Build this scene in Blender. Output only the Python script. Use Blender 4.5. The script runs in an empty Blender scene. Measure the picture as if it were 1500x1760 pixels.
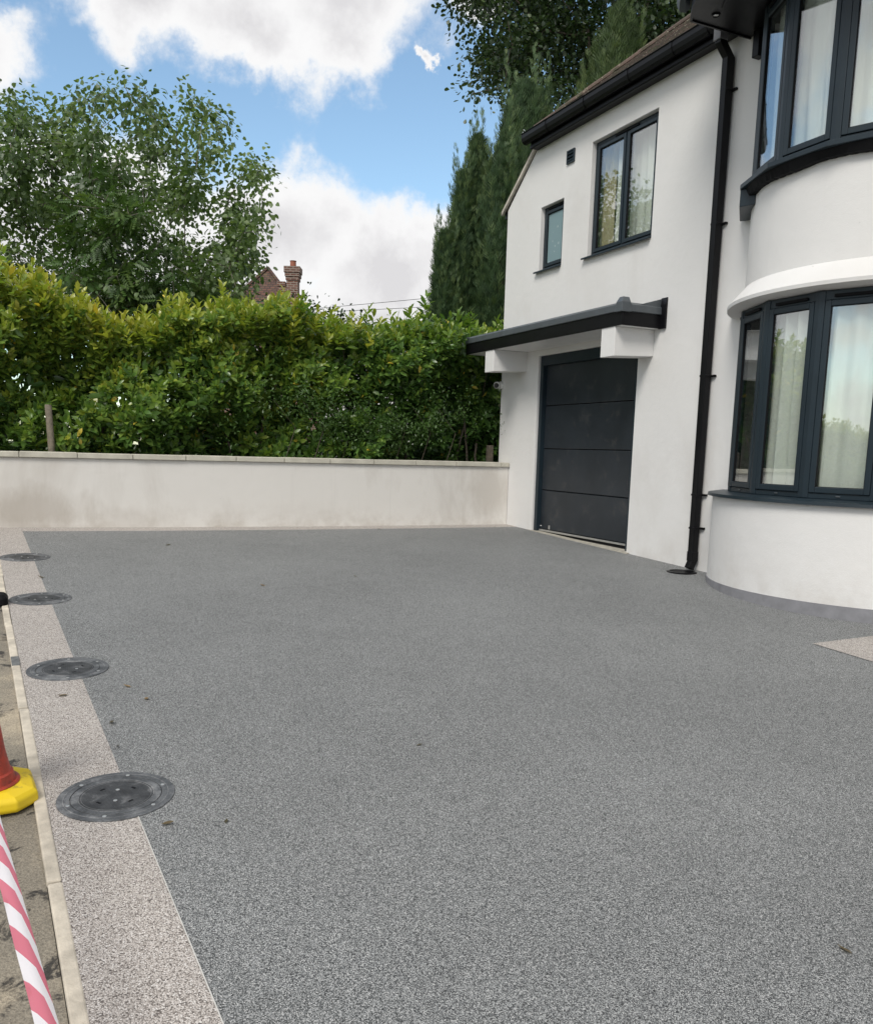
import bpy, math, random
import numpy as np
from mathutils import Matrix, Vector

random.seed(7)
rng = np.random.default_rng(7)
scene = bpy.context.scene
COL = scene.collection
R_ = math.radians

# ------------------------------------------------------------------ camera
# world frame: +X runs along the house front towards the boundary wall, +Y points out of the
# house front (towards the street side), Z up; metres, ground under the camera near Z = 0
H = 1.59                                   # eye height
CU, CV = -10.4485, 6.3819                  # where the photographer stands
PITCH, ROLL, YAW = 0.1503, 0.0285, 0.4363
def cam_axes():
    cp, sp = math.cos(PITCH), math.sin(PITCH)
    fwd = Vector((0, cp, -sp)); up = Vector((0, sp, cp)); rt = Vector((1, 0, 0))
    r2 = math.cos(ROLL)*rt + math.sin(ROLL)*up
    u2 = -math.sin(ROLL)*rt + math.cos(ROLL)*up
    U = Vector((-math.sin(YAW), math.cos(YAW), 0)); V = Vector((-math.cos(YAW), -math.sin(YAW), 0))
    conv = lambda a: Vector((a.dot(U), a.dot(V), a.z))
    return conv(r2), conv(u2), conv(fwd)
cr, cu_, cf = cam_axes()
cam_d = bpy.data.cameras.new('camera'); cam = bpy.data.objects.new('camera', cam_d); COL.objects.link(cam)
cam.matrix_world = Matrix(((cr.x, cu_.x, -cf.x, CU), (cr.y, cu_.y, -cf.y, CV), (cr.z, cu_.z, -cf.z, H), (0, 0, 0, 1)))
cam_d.sensor_fit = 'HORIZONTAL'; cam_d.sensor_width = 36.0
cam_d.lens = 1490/1500*36.0
cam_d.shift_y = 120/1500
cam_d.clip_start = 0.05; cam_d.clip_end = 2000
scene.camera = cam
FH = Vector((math.cos(YAW), -math.sin(YAW), 0))      # horizontal view direction
RH = Vector((-math.sin(YAW), -math.cos(YAW), 0))     # horizontal right
def site(dist, right, z):
    """a place `dist` metres ahead of the photographer and `right` metres to the right, z above eye level"""
    p = Vector((CU, CV, H)) + FH*dist + RH*right
    return Vector((p.x, p.y, H + z))

# ------------------------------------------------------------------ world, sun, exposure
SUN_EL, SUN_AZ = 48.0, 131.0      # azimuth measured from +X towards +Y
scene.view_settings.view_transform = 'Standard'
scene.view_settings.look = 'None'
scene.view_settings.gamma = 1.0
scene.view_settings.use_curve_mapping = False
scene.view_settings.exposure = 0.78

class NT:
    """tiny node-tree writer"""
    def __init__(s, tree): s.t = tree; s.n = tree.nodes; s.l = tree.links
    def node(s, kind, **kw):
        n = s.n.new(kind)
        for k, v in kw.items():
            if k == 'inp':
                for kk, vv in v.items(): s.set(n, kk, vv)
            else: setattr(n, k, v)
        return n
    def set(s, n, k, v):
        if isinstance(v, bpy.types.NodeSocket): s.l.new(v, n.inputs[k])
        else: n.inputs[k].default_value = v
    def math(s, op, a, b=0.0, c=None, clamp=False):
        n = s.n.new('ShaderNodeMath'); n.operation = op; n.use_clamp = clamp
        s.set(n, 0, a); s.set(n, 1, b)
        if c is not None: s.set(n, 2, c)
        return n.outputs[0]
    def mix(s, fac, a, b, mode='MIX'):
        n = s.n.new('ShaderNodeMix'); n.data_type = 'RGBA'; n.blend_type = mode
        s.set(n, 0, fac)
        for i, v in ((6, a), (7, b)):
            if isinstance(v, (tuple, list)) and len(v) == 3: v = (*v, 1)
            s.set(n, i, v)
        return n.outputs[2]
    def ramp(s, fac, stops, interp='LINEAR'):
        n = s.n.new('ShaderNodeValToRGB'); n.color_ramp.interpolation = interp
        e = n.color_ramp.elements
        while len(e) < len(stops): e.new(0.5)
        for el, (p, c) in zip(e, stops):
            el.position = p
            el.color = (c, c, c, 1) if not isinstance(c, (tuple, list)) else (*c, 1)
        s.set(n, 0, fac); return n.outputs[0]
    def noise(s, vec, scale, detail=4, rough=0.55, dist=0.0, out=0):
        n = s.node('ShaderNodeTexNoise', inp={'Scale': scale, 'Detail': detail, 'Roughness': rough, 'Distortion': dist})
        if vec is not None: s.l.new(vec, n.inputs['Vector'])
        return n.outputs[out]

world = bpy.data.worlds.new('World'); scene.world = world; world.use_nodes = True
w = NT(world.node_tree); w.n.clear()
sky = w.node('ShaderNodeTexSky', sky_type='NISHITA', sun_disc=False, sun_elevation=R_(SUN_EL),
             sun_rotation=R_(90 - SUN_AZ), altitude=50, air_density=1.0, dust_density=0.6, ozone_density=2.2)
tc = w.node('ShaderNodeTexCoord'); D = tc.outputs['Generated']
rot = w.node('ShaderNodeVectorRotate', rotation_type='Z_AXIS', inp={'Vector': D, 'Angle': YAW})
sx = w.node('ShaderNodeSeparateXYZ', inp={0: rot.outputs[0]})
az = w.math('ARCTAN2', sx.outputs[1], sx.outputs[0])
el = w.math('ARCSINE', sx.outputs[2])
n_big = w.noise(D, 3.2, 7, 0.58); n_fine = w.noise(D, 13.0, 8, 0.62)
nz = w.math('ADD', w.math('MULTIPLY', w.math('SUBTRACT', n_big, 0.5), 0.9), w.math('MULTIPLY', w.math('SUBTRACT', n_fine, 0.5), 0.9))
# billowing: push the cloud outlines about with turbulence
wx = w.math('ADD', w.math('MULTIPLY', w.math('SUBTRACT', w.noise(D, 7.0, 6, 0.6), 0.5), 0.10), w.math('MULTIPLY', w.math('SUBTRACT', w.noise(D, 24.0, 6, 0.65), 0.5), 0.05))
dd_ = w.node('ShaderNodeVectorMath', operation='ADD', inp={0: D, 1: (3.7, 1.9, 5.1)}).outputs[0]
wy = w.math('ADD', w.math('MULTIPLY', w.math('SUBTRACT', w.noise(dd_, 7.0, 6, 0.6), 0.5), 0.08), w.math('MULTIPLY', w.math('SUBTRACT', w.noise(dd_, 24.0, 6, 0.65), 0.5), 0.05))
az = w.math('ADD', az, wx); el0 = el; el = w.math('ADD', el, wy)
# cumulus masses in the open sky: azimuth / elevation in degrees and half-sizes
CLOUDS = [(11.5, 27.5, 13.0, 6.6), (18.0, 24.2, 5.5, 3.0), (6.5, 24.3, 6.5, 3.4), (12.0, 23.5, 7.0, 3.0),
          (10.5, 13.0, 5.2, 4.6), (3.7, 11.3, 6.2, 3.9), (-1.5, 10.6, 5.5, 3.8), (7.5, 6.8, 9.5, 3.9), (-6.0, 8.5, 9, 4.5),
          (21.5, 12.5, 9.0, 4.6), (27.5, 20.0, 4.2, 3.0), (23.5, 26.0, 4.0, 1.6), (1.0, 22.4, 0.6, 0.5), (-1.5, 25.5, 1.6, 1.3),
          (44, 26, 12, 9), (40, 10, 14, 5), (70, 30, 16, 10), (-32, 30, 14, 9), (-40, 12, 16, 5)]
field = None
for a0, e0, ra, re in CLOUDS:
    x = w.math('MULTIPLY', w.math('SUBTRACT', az, R_(a0)), 1/R_(ra))
    y = w.math('MULTIPLY', w.math('SUBTRACT', el, R_(e0)), 1/R_(re))
    d = w.math('SQRT', w.math('ADD', w.math('MULTIPLY', x, x), w.math('MULTIPLY', y, y)))
    f = w.math('SUBTRACT', 1.0, d)
    field = f if field is None else w.math('SMOOTH_MAX', field, f, 0.35)
# broken cloud everywhere else
gen = w.noise(D, 2.3, 6, 0.6)
gen = w.math('MULTIPLY', w.math('SUBTRACT', gen, 0.41), 3.2)
away = w.math('SMOOTHSTEP', 0, 1) if False else w.node('ShaderNodeMapRange', interpolation_type='SMOOTHSTEP',
        inp={'Value': w.math('ABSOLUTE', az), 'From Min': R_(34), 'From Max': R_(60)}).outputs[0]
hi = w.node('ShaderNodeMapRange', interpolation_type='SMOOTHSTEP', inp={'Value': el, 'From Min': R_(30), 'From Max': R_(42)}).outputs[0]
where = w.math('MAXIMUM', away, hi)
gen = w.math('SUBTRACT', gen, w.math('MULTIPLY', w.math('SUBTRACT', 1.0, where), 3.0))
field = w.math('MAXIMUM', field, gen)
dens = w.math('ADD', field, nz)
cover = w.node('ShaderNodeMapRange', interpolation_type='SMOOTHSTEP', inp={'Value': dens, 'From Min': -0.14, 'From Max': 0.30}).outputs[0]
thick = w.math('ADD', w.math('MULTIPLY', dens, 0.9), w.math('MULTIPLY', w.math('SUBTRACT', n_fine, 0.5), 0.5))
ccol = w.ramp(thick, [(0.0, (0.92, 0.94, 0.98)), (0.14, (1.0, 1.0, 1.0)), (0.36, (0.96, 0.955, 0.96)), (0.80, (0.76, 0.75, 0.765))])
skyc = w.mix(1.0, sky.outputs[0], (0.122, 0.125, 0.113), 'MULTIPLY')
ccol = w.mix(1.0, ccol, (0.57, 0.57, 0.57), 'MULTIPLY')
allc = w.mix(cover, skyc, ccol)
bg = w.node('ShaderNodeBackground', inp={'Color': allc, 'Strength': 1.0})
wo = w.node('ShaderNodeOutputWorld'); w.l.new(bg.outputs[0], wo.inputs[0])

sun_d = bpy.data.lights.new('sun', 'SUN'); sun_d.energy = 1.5; sun_d.angle = R_(22); sun_d.color = (1.0, 0.96, 0.895)
sun = bpy.data.objects.new('sun', sun_d); COL.objects.link(sun)
sdir = Vector((math.cos(R_(SUN_EL))*math.cos(R_(SUN_AZ)), math.cos(R_(SUN_EL))*math.sin(R_(SUN_AZ)), math.sin(R_(SUN_EL))))
sun.rotation_euler = sdir.to_track_quat('Z', 'Y').to_euler()
sun.location = (0, 0, 20)

# ------------------------------------------------------------------ helpers
def tag(o, label=None, cat=None, group=None, kind=None):
    if label: o['label'] = label
    if cat: o['category'] = cat
    if group: o['group'] = group
    if kind: o['kind'] = kind
    return o
def empty(name, loc, label, cat, group=None, rot=None):
    o = bpy.data.objects.new(name, None); COL.objects.link(o); o.location = loc
    o.empty_display_size = 0.2
    if rot is not None: o.rotation_euler = rot
    return tag(o, label, cat, group)
def link(name, me, parent=None, local=False, loc=None):
    o = bpy.data.objects.new(name, me); COL.objects.link(o)
    if parent is not None:
        o.parent = parent
        if not local and parent.type == 'EMPTY':
            o.matrix_parent_inverse = Matrix.Translation(parent.location).inverted()
    if loc is not None: o.location = loc
    return o
class MB:
    """collects solids, builds one mesh"""
    def __init__(s): s.v = []; s.f = []
    def add(s, verts, faces):
        o = len(s.v); s.v += [tuple(p) for p in verts]; s.f += [tuple(i+o for i in f) for f in faces]; return s
    def box(s, x0, x1, y0, y1, z0, z1):
        x0, x1 = sorted((x0, x1)); y0, y1 = sorted((y0, y1)); z0, z1 = sorted((z0, z1))
        return s.add([(x0,y0,z0),(x1,y0,z0),(x1,y1,z0),(x0,y1,z0),(x0,y0,z1),(x1,y0,z1),(x1,y1,z1),(x0,y1,z1)],
                     [(3,2,1,0),(4,5,6,7),(0,1,5,4),(1,2,6,5),(2,3,7,6),(3,0,4,7)])
    def obox(s, o, ax, ay, az, x, y, z):
        """box in the frame (o; ax, ay, az); x, y, z are (min, max)"""
        o = Vector(o); P = []
        for zz in z:
            for xx, yy in ((x[0],y[0]),(x[1],y[0]),(x[1],y[1]),(x[0],y[1])): P.append(o + ax*xx + ay*yy + az*zz)
        return s.add(P, [(3,2,1,0),(4,5,6,7),(0,1,5,4),(1,2,6,5),(2,3,7,6),(3,0,4,7)])
    def prism(s, poly, d):
        """extrude a 3-D polygon by vector d"""
        n = len(poly); d = Vector(d); a = [Vector(p) for p in poly]; b = [p + d for p in a]
        return s.add(a + b, [tuple(range(n))[::-1], tuple(range(n, 2*n))] + [(i, (i+1) % n, n+(i+1) % n, n+i) for i in range(n)])
    def ring(s, A, B, closed=False):
        """quads between two rows of points"""
        n = len(A); o = len(s.v); s.v += [tuple(p) for p in A] + [tuple(p) for p in B]
        for i in range(n if closed else n-1): s.f.append((o+i, o+(i+1) % n, o+n+(i+1) % n, o+n+i))
        return s
    def loft(s, sections, closed=True, caps=True):
        n = len(sections[0]); o = len(s.v)
        for sec in sections: s.v += [tuple(p) for p in sec]
        for k in range(len(sections)-1):
            for i in range(n if closed else n-1):
                j = (i+1) % n
                s.f.append((o+k*n+i, o+k*n+j, o+(k+1)*n+j, o+(k+1)*n+i))
        if caps:
            s.f.append(tuple(range(o, o+n))[::-1]); e = o+(len(sections)-1)*n; s.f.append(tuple(range(e, e+n)))
        return s
    def tube(s, pts, rad, n=8, caps=True):
        pts = [Vector(p) for p in pts]; secs = []
        rads = rad if isinstance(rad, (list, tuple)) else [rad]*len(pts)
        for i, p in enumerate(pts):
            t = (pts[min(i+1, len(pts)-1)] - pts[max(i-1, 0)]).normalized()
            a = t.cross(Vector((0.13, 0.21, 1)) if abs(t.z) < 0.95 else Vector((1, 0.1, 0))).normalized(); b = t.cross(a)
            secs.append([p + (a*math.cos(2*math.pi*k/n) + b*math.sin(2*math.pi*k/n))*rads[i] for k in range(n)])
        return s.loft(secs, True, caps)
    def lathe(s, prof, n=32, c=(0,0,0), caps=True):
        secs = [[(c[0]+r*math.cos(2*math.pi*k/n), c[1]+r*math.sin(2*math.pi*k/n), c[2]+z) for k in range(n)] for r, z in prof]
        return s.loft(secs, True, caps)
    def mesh(s, name, mats, smooth=False):
        me = bpy.data.meshes.new(name); me.from_pydata(s.v, [], s.f)
        for m in (mats if isinstance(mats, (list, tuple)) else [mats]): me.materials.append(m)
        if smooth: me.polygons.foreach_set('use_smooth', [True]*len(me.polygons))
        me.update(); return me
    def build(s, name, mat, parent=None, bevel=0, smooth=False, local=False, loc=None):
        o = link(name, s.mesh(name, mat, smooth), parent, local, loc)
        if bevel: bev(o, bevel)
        if smooth: autosmooth(o)
        return o
def bev(o, wd, seg=2):
    m = o.modifiers.new('bevel', 'BEVEL'); m.width = wd; m.segments = seg; m.limit_method = 'ANGLE'; m.angle_limit = R_(35)
def autosmooth(o):
    me = o.data
    try: me.set_sharp_from_angle(angle=R_(35))
    except Exception: pass

# ------------------------------------------------------------------ materials
def newmat(name):
    m = bpy.data.materials.new(name); m.use_nodes = True; t = NT(m.node_tree); t.n.clear()
    out = t.node('ShaderNodeOutputMaterial'); b = t.node('ShaderNodeBsdfPrincipled'); t.l.new(b.outputs[0], out.inputs[0])
    tc = t.node('ShaderNodeTexCoord'); return m, t, b, tc.outputs['Object'], out
def bump(t, b, h, strength, dist):
    n = t.node('ShaderNodeBump', inp={'Height': h, 'Strength': strength, 'Distance': dist}); t.l.new(n.outputs[0], b.inputs['Normal'])
def simple(name, col, rough=0.5, var=0.12, scale=6.0, bmp=None, metal=0.0, spec=0.5, rvar=0.1):
    m, t, b, oc, _ = newmat(name)
    n = t.noise(oc, scale, 5, 0.6)
    lo = tuple(c*(1-var) for c in col); hi = tuple(min(1, c*(1+var)) for c in col)
    t.set(b, 'Base Color', t.ramp(n, [(0.3, lo), (0.7, hi)]))
    t.set(b, 'Roughness', t.math('ADD', rough - rvar/2, t.math('MULTIPLY', t.noise(oc, scale*3.1, 4), rvar)))
    b.inputs['Metallic'].default_value = metal; b.inputs['Specular IOR Level'].default_value = spec
    if bmp: bump(t, b, t.noise(oc, bmp[0], 4, 0.65), bmp[1], bmp[2])
    return m

def render_mat(name, base, stain, blobs=()):
    """painted smooth render with fine grain, faint trowel patches and dirt"""
    m, t, b, oc, _ = newmat(name)
    big = t.noise(oc, 0.9, 5, 0.6); c = t.ramp(big, [(0.3, tuple(x*0.965 for x in base)), (0.7, base)])
    sep = t.node('ShaderNodeSeparateXYZ', inp={0: oc})
    # splash-back dirt near the ground, ragged
    g = t.node('ShaderNodeMapRange', inp={'Value': sep.outputs[2], 'From Min': 0.40, 'From Max': 1.05, 'To Min': 1.0, 'To Max': 0.0}).outputs[0]
    d = t.math('MULTIPLY', t.math('POWER', g, 2.2), t.ramp(t.noise(oc, 3.0, 8, 0.68), [(0.42, 0), (0.68, 1)]))
    c = t.mix(t.math('MULTIPLY', d, stain), c, (0.36, 0.31, 0.25))
    # grey-brown weather blotches
    mp = t.node('ShaderNodeMapping', inp={'Vector': oc, 'Scale': (1.0, 1.0, 0.45)})
    bl = t.ramp(t.noise(mp.outputs[0], 0.85, 7, 0.6, 0.4), [(0.53, 0), (0.70, 1)])
    c = t.mix(t.math('MULTIPLY', bl, stain*0.55), c, (0.40, 0.36, 0.31))
    for by, bz, ry, rz_, k_ in blobs:      # old damp and tyre-splash patches
        dx = t.math('MULTIPLY', t.math('SUBTRACT', sep.outputs[1], by), 1/ry); dz_ = t.math('MULTIPLY', t.math('SUBTRACT', sep.outputs[2], bz), 1/rz_)
        q = t.math('ADD', t.math('SQRT', t.math('ADD', t.math('MULTIPLY', dx, dx), t.math('MULTIPLY', dz_, dz_))), t.math('MULTIPLY', t.math('SUBTRACT', t.noise(mp.outputs[0], 4.5, 7, .68), .5), 1.5))
        c = t.mix(t.math('MULTIPLY', t.ramp(q, [(0.35, 1), (1.0, 0)]), k_), c, (0.34, 0.29, 0.235))
    # thin streaks and small specks
    mp2 = t.node('ShaderNodeMapping', inp={'Vector': oc, 'Scale': (14.0, 14.0, 0.7)})
    st = t.ramp(t.noise(mp2.outputs[0], 1.0, 4, 0.6), [(0.60, 0), (0.78, 1)])
    c = t.mix(t.math('MULTIPLY', st, stain*0.16), c, (0.42, 0.40, 0.36))
    sp = t.ramp(t.noise(oc, 17.0, 2, 0.5), [(0.765, 0), (0.80, 1)])
    c = t.mix(t.math('MULTIPLY', sp, 0.35), c, (0.40, 0.39, 0.37))
    t.set(b, 'Base Color', c); b.inputs['Roughness'].default_value = 0.88; b.inputs['Specular IOR Level'].default_value = 0.25
    h = t.math('ADD', t.math('MULTIPLY', t.noise(oc, 160, 3, 0.6), 0.35), t.noise(oc, 7, 4, 0.55))
    bump(t, b, h, 0.34, 0.014)
    return m
M = {}
M['render'] = render_mat('white_render', (0.72, 0.71, 0.695), 0.34)
M['wall_render'] = render_mat('weathered_render', (0.72, 0.695, 0.655), 0.9, ((.35, 1.05, .55, .55, .36), (6.35, .75, .75, .32, .42), (5.3, .62, .5, .2, .22)))
M['plinth'] = simple('grey_plinth_paint', (0.22, 0.22, 0.235), 0.8, 0.16, 9, (40, 0.3, 0.004))
M['frame'] = simple('anthracite_frame', (0.013, 0.023, 0.031), 0.40, 0.10, 3, None, 0, 0.35)
M['gasket'] = simple('black_gasket', (0.006, 0.006, 0.007), 0.7, .2, 6, None, 0, 0.15)
M['black'] = simple('black_upvc', (0.006, 0.006, 0.007), 0.38, 0.2, 4, (5, 0.06, 0.01), 0, 0.18)
M['door'] = simple('garage_door_paint', (0.020, 0.025, 0.031), 0.45, 0.2, 2.2, (90, 0.05, 0.001), 0, 0.4, 0.18)
t = NT(M['door'].node_tree); b = [n for n in t.n if n.type == 'BSDF_PRINCIPLED'][0]; oc = [n for n in t.n if n.type == 'TEX_COORD'][0].outputs['Object']
old = b.inputs['Base Color'].links[0].from_socket; b.inputs['Specular IOR Level'].default_value = .4
t.set(b, 'Base Color', t.mix(t.ramp(t.noise(oc, 4.2, 6, .66, .4), [(.57, 0), (.70, .55)]), old, (0.060, 0.060, 0.058)))
M['grp'] = simple('grey_roof_trim', (0.070, 0.080, 0.088), 0.40, 0.15, 5, (30, 0.1, 0.003))
M['alu'] = simple('brushed_aluminium', (0.62, 0.62, 0.60), 0.35, 0.1, 20, None, 0.8)
M['white_plastic'] = simple('white_plastic', (0.74, 0.74, 0.73), 0.35, 0.05, 5)
M['lens'] = simple('black_lens', (0.01, 0.01, 0.012), 0.08)
M['interior'] = simple('interior_plaster', (0.40, 0.39, 0.36), 0.9)
M['stone'] = simple('cream_coping_stone', (0.50, 0.475, 0.40), 0.85, 0.16, 5, (70, 0.35, 0.004))
M['conc'] = simple('pale_concrete', (0.50, 0.45, 0.37), 0.9, 0.30, 9, (60, 0.5, 0.006))
M['threshold'] = simple('threshold_concrete', (0.36, 0.34, 0.29), 0.9, 0.3, 14, (60, 0.5, 0.006))
M['trim'] = simple('pale_trim', (0.52, 0.51, 0.48), 0.6)
M['verge'] = simple('mortar_verge', (0.46, 0.42, 0.36), 0.9, 0.25, 12, (50, 0.5, 0.006))
M['wood'] = simple('weathered_wood', (0.17, 0.145, 0.11), 0.85, 0.3, 22, (60, 0.5, 0.004))
M['bark'] = simple('bark', (0.075, 0.060, 0.045), 0.9, 0.35, 14, (30, 0.7, 0.02))
M['twig'] = simple('grey_twig', (0.16, 0.14, 0.12), 0.9, 0.3, 14)
M['soil'] = simple('soil', (0.045, 0.034, 0.024), 0.95, 0.4, 6, (25, 0.7, 0.03))
M['cable'] = simple('black_cable', (0.02, 0.02, 0.022), 0.6)
M['redpl'] = None
M['collar'] = simple('weathered_grey_plastic', (0.16, 0.16, 0.165), .5)
M['cover_lid'] = None

def curtain_mat(name, col):
    m, t, b, oc, out = newmat(name)
    wv = t.noise(oc, 300, 2)
    t.set(b, 'Base Color', t.ramp(wv, [(0.3, tuple(c*0.95 for c in col)), (0.7, col)])); b.inputs['Roughness'].default_value = 0.9
    tr = t.node('ShaderNodeBsdfTranslucent', inp={'Color': (*col, 1)})
    mx = t.node('ShaderNodeMixShader', inp={0: 0.12}); t.l.new(b.outputs[0], mx.inputs[1]); t.l.new(tr.outputs[0], mx.inputs[2]); t.l.new(mx.outputs[0], out.inputs[0])
    return m
M['curtain'] = curtain_mat('pale_curtain', (0.88, 0.89, 0.85))
M['curtain2'] = curtain_mat('straw_curtain', (0.60, 0.52, 0.36))
def glass_mat(name, tint, ior, ripple):
    m, t, b, oc, out = newmat(name); t.n.remove(b)
    tr = t.node('ShaderNodeBsdfTransparent', inp={'Color': (*tint, 1)})
    gl = t.node('ShaderNodeBsdfGlossy', inp={'Color': (0.95, 0.97, 1.0, 1), 'Roughness': 0.004})
    bp = t.node('ShaderNodeBump', inp={'Height': t.noise(oc, 2.3, 2, 0.5), 'Strength': ripple, 'Distance': 0.01})
    t.l.new(bp.outputs[0], gl.inputs['Normal'])
    lw = t.node('ShaderNodeLayerWeight', inp={'Blend': 0.5}).outputs['Facing']
    fr = t.math('ADD', ior, t.math('MULTIPLY', t.math('POWER', lw, 4.0), 1 - ior))
    mx = t.node('ShaderNodeMixShader'); t.l.new(fr, mx.inputs[0]); t.l.new(tr.outputs[0], mx.inputs[1]); t.l.new(gl.outputs[0], mx.inputs[2])
    t.l.new(mx.outputs[0], out.inputs[0]); return m
M['glass'] = glass_mat('double_glazing', (0.95, 0.97, 0.95), 0.16, 0.04)
m, t, b, oc, _ = newmat('obscured_glass'); M['frost'] = m
vor = t.node('ShaderNodeTexVoronoi', inp={'Vector': oc, 'Scale': 9.0}); dots = t.ramp(vor.outputs['Distance'], [(0.13, 1), (0.17, 0)])
t.set(b, 'Base Color', t.mix(t.math('MULTIPLY', dots, 0.35), (0.20, 0.29, 0.31), (0.55, 0.60, 0.60))); b.inputs['Roughness'].default_value = 0.22

def gravel_mat(name, stops, scale, tone):
    """resin-bound aggregate: one tone per stone, dark resin between"""
    m, t, b, oc, _ = newmat(name)
    sep = t.node('ShaderNodeSeparateXYZ', inp={0: oc}); cmb = t.node('ShaderNodeCombineXYZ', inp={0: sep.outputs[0], 1: sep.outputs[1], 2: 0.0})
    wob = t.noise(cmb.outputs[0], scale*0.9, 2, 0.5, 0, 1)
    vv = t.node('ShaderNodeVectorMath', operation='MULTIPLY_ADD', inp={0: wob, 1: (0.35/scale,)*3, 2: cmb.outputs[0]})
    vo = t.node('ShaderNodeTexVoronoi', voronoi_dimensions='2D', inp={'Vector': vv.outputs[0], 'Scale': scale})
    r = t.node('ShaderNodeSeparateColor', inp={0: vo.outputs['Color']})
    c = t.ramp(r.outputs[0], stops)
    gap = t.ramp(vo.outputs['Distance'], [(0.38, 1.0), (0.78, 0.46)])
    c = t.mix(1.0, c, gap, 'MULTIPLY')
    # laying tone: broad faint clouds, a few scuffed areas
    a = t.ramp(t.noise(cmb.outputs[0], 0.55, 6, 0.62), [(0.28, 1 - tone), (0.72, 1 + tone*0.6)])
    a2 = t.ramp(t.noise(cmb.outputs[0], 3.3, 5, 0.6), [(0.3, 0.955), (0.7, 1.03)])
    c = t.mix(1.0, t.mix(1.0, c, a, 'MULTIPLY'), a2, 'MULTIPLY')
    t.set(b, 'Base Color', c); t.set(b, 'Roughness', t.math('ADD', 0.52, t.math('MULTIPLY', r.outputs[1], 0.35)))
    b.inputs['Specular IOR Level'].default_value = 0.35
    hgt = t.math('SUBTRACT', t.math('MULTIPLY', r.outputs[2], 0.6), vo.outputs['Distance'])
    bump(t, b, hgt, 0.55, 0.006); return m
M['drive'] = gravel_mat('grey_resin_gravel', [(0.0, (0.035, 0.037, 0.038)), (0.20, (0.105, 0.110, 0.112)), (0.55, (0.252, 0.260, 0.260)), (0.85, (0.388, 0.396, 0.394)), (1.0, (0.62, 0.62, 0.61))], 320, 0.15)
M['border'] = gravel_mat('buff_resin_gravel', [(0.0, (0.13, 0.11, 0.10)), (0.18, (0.33, 0.295, 0.268)), (0.5, (0.495, 0.452, 0.415)), (0.85, (0.605, 0.56, 0.52)), (1.0, (0.76, 0.725, 0.69))], 225, 0.08)
M['border'].name = 'buff_resin_gravel'

m, t, b, oc, _ = newmat('old_pavement'); M['pave'] = m
n1 = t.noise(oc, 1.1, 7, 0.62); n2 = t.noise(oc, 5.2, 7, 0.70, 0.5); n3 = t.noise(oc, 120, 3, 0.6)
c = t.ramp(n1, [(0.3, (0.15, 0.135, 0.11)), (0.52, (0.26, 0.23, 0.18)), (0.72, (0.40, 0.34, 0.255))])
c = t.mix(t.ramp(n2, [(0.545, 0), (0.60, 0.9)]), c, (0.020, 0.019, 0.018))
c = t.mix(t.ramp(t.noise(oc, 2.2, 6, 0.6), [(0.55, 0), (0.75, 0.7)]), c, (0.46, 0.39, 0.28))
c = t.mix(1.0, c, t.ramp(n3, [(0.3, 0.62), (0.7, 1.3)]), 'MULTIPLY')
t.set(b, 'Base Color', c); b.inputs['Roughness'].default_value = 0.92
bump(t, b, t.math('ADD', n3, t.math('MULTIPLY', n2, 0.8)), 0.7, 0.012)
m, t, b, oc, _ = newmat('road_asphalt'); M['road'] = m
n3 = t.noise(oc, 110, 3, 0.6); t.set(b, 'Base Color', t.ramp(n3, [(0.3, (0.03, 0.03, 0.031)), (0.7, (0.085, 0.085, 0.083))])); b.inputs['Roughness'].default_value = 0.9
m, t, b, oc, _ = newmat('rough_grass_ground'); M['ground'] = m
t.set(b, 'Base Color', t.ramp(t.noise(oc, 0.8, 8, 0.7), [(0.3, (0.035, 0.05, 0.016)), (0.7, (0.075, 0.085, 0.035))])); b.inputs['Roughness'].default_value = 0.95
bump(t, b, t.noise(oc, 30, 4, 0.7), 0.8, 0.05)

def leaf_mat(name, stops, per_object=False, rough=0.42, transl=0.25):
    """leaf tint comes from a per-leaf random value / leaf age attribute (x: hue position)"""
    m, t, b, oc, out = newmat(name)
    if per_object: r = t.node('ShaderNodeObjectInfo').outputs['Color']; r = t.node('ShaderNodeSeparateColor', inp={0: r}).outputs[0]
    else: r = t.node('ShaderNodeSeparateColor', inp={0: t.node('ShaderNodeAttribute', attribute_name='tint').outputs['Color']}).outputs[0]
    c = t.ramp(r, stops); c = t.mix(1.0, c, t.ramp(t.noise(oc, 9, 3), [(0.3, 0.85), (0.7, 1.12)]), 'MULTIPLY')
    t.set(b, 'Base Color', c); b.inputs['Roughness'].default_value = rough; b.inputs['Specular IOR Level'].default_value = 0.55
    tl = t.node('ShaderNodeBsdfTranslucent'); t.set(tl, 'Color', t.mix(1.0, c, (1.25, 1.35, 0.7), 'MULTIPLY'))
    mx = t.node('ShaderNodeMixShader', inp={0: transl}); t.l.new(b.outputs[0], mx.inputs[1]); t.l.new(tl.outputs[0], mx.inputs[2]); t.l.new(mx.outputs[0], out.inputs[0])
    return m
LAUREL = [(0.0, (0.055, 0.120, 0.030)), (0.25, (0.120, 0.220, 0.048)), (0.48, (0.21, 0.31, 0.055)), (0.75, (0.36, 0.385, 0.055)), (0.955, (0.44, 0.42, 0.07)), (0.975, (0.62, 0.47, 0.06)), (1.0, (0.70, 0.55, 0.10))]
M['laurel'] = leaf_mat('laurel_leaf', LAUREL, False, .30, .34); M['laurel_obj'] = leaf_mat('laurel_leaf_single', LAUREL, True, .30, .34)
M['lime'] = leaf_mat('broad_leaf', [(0.0, (0.060, 0.105, 0.040)), (0.5, (0.125, 0.190, 0.068)), (1.0, (0.20, 0.27, 0.10))], False, .45, .38)
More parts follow.
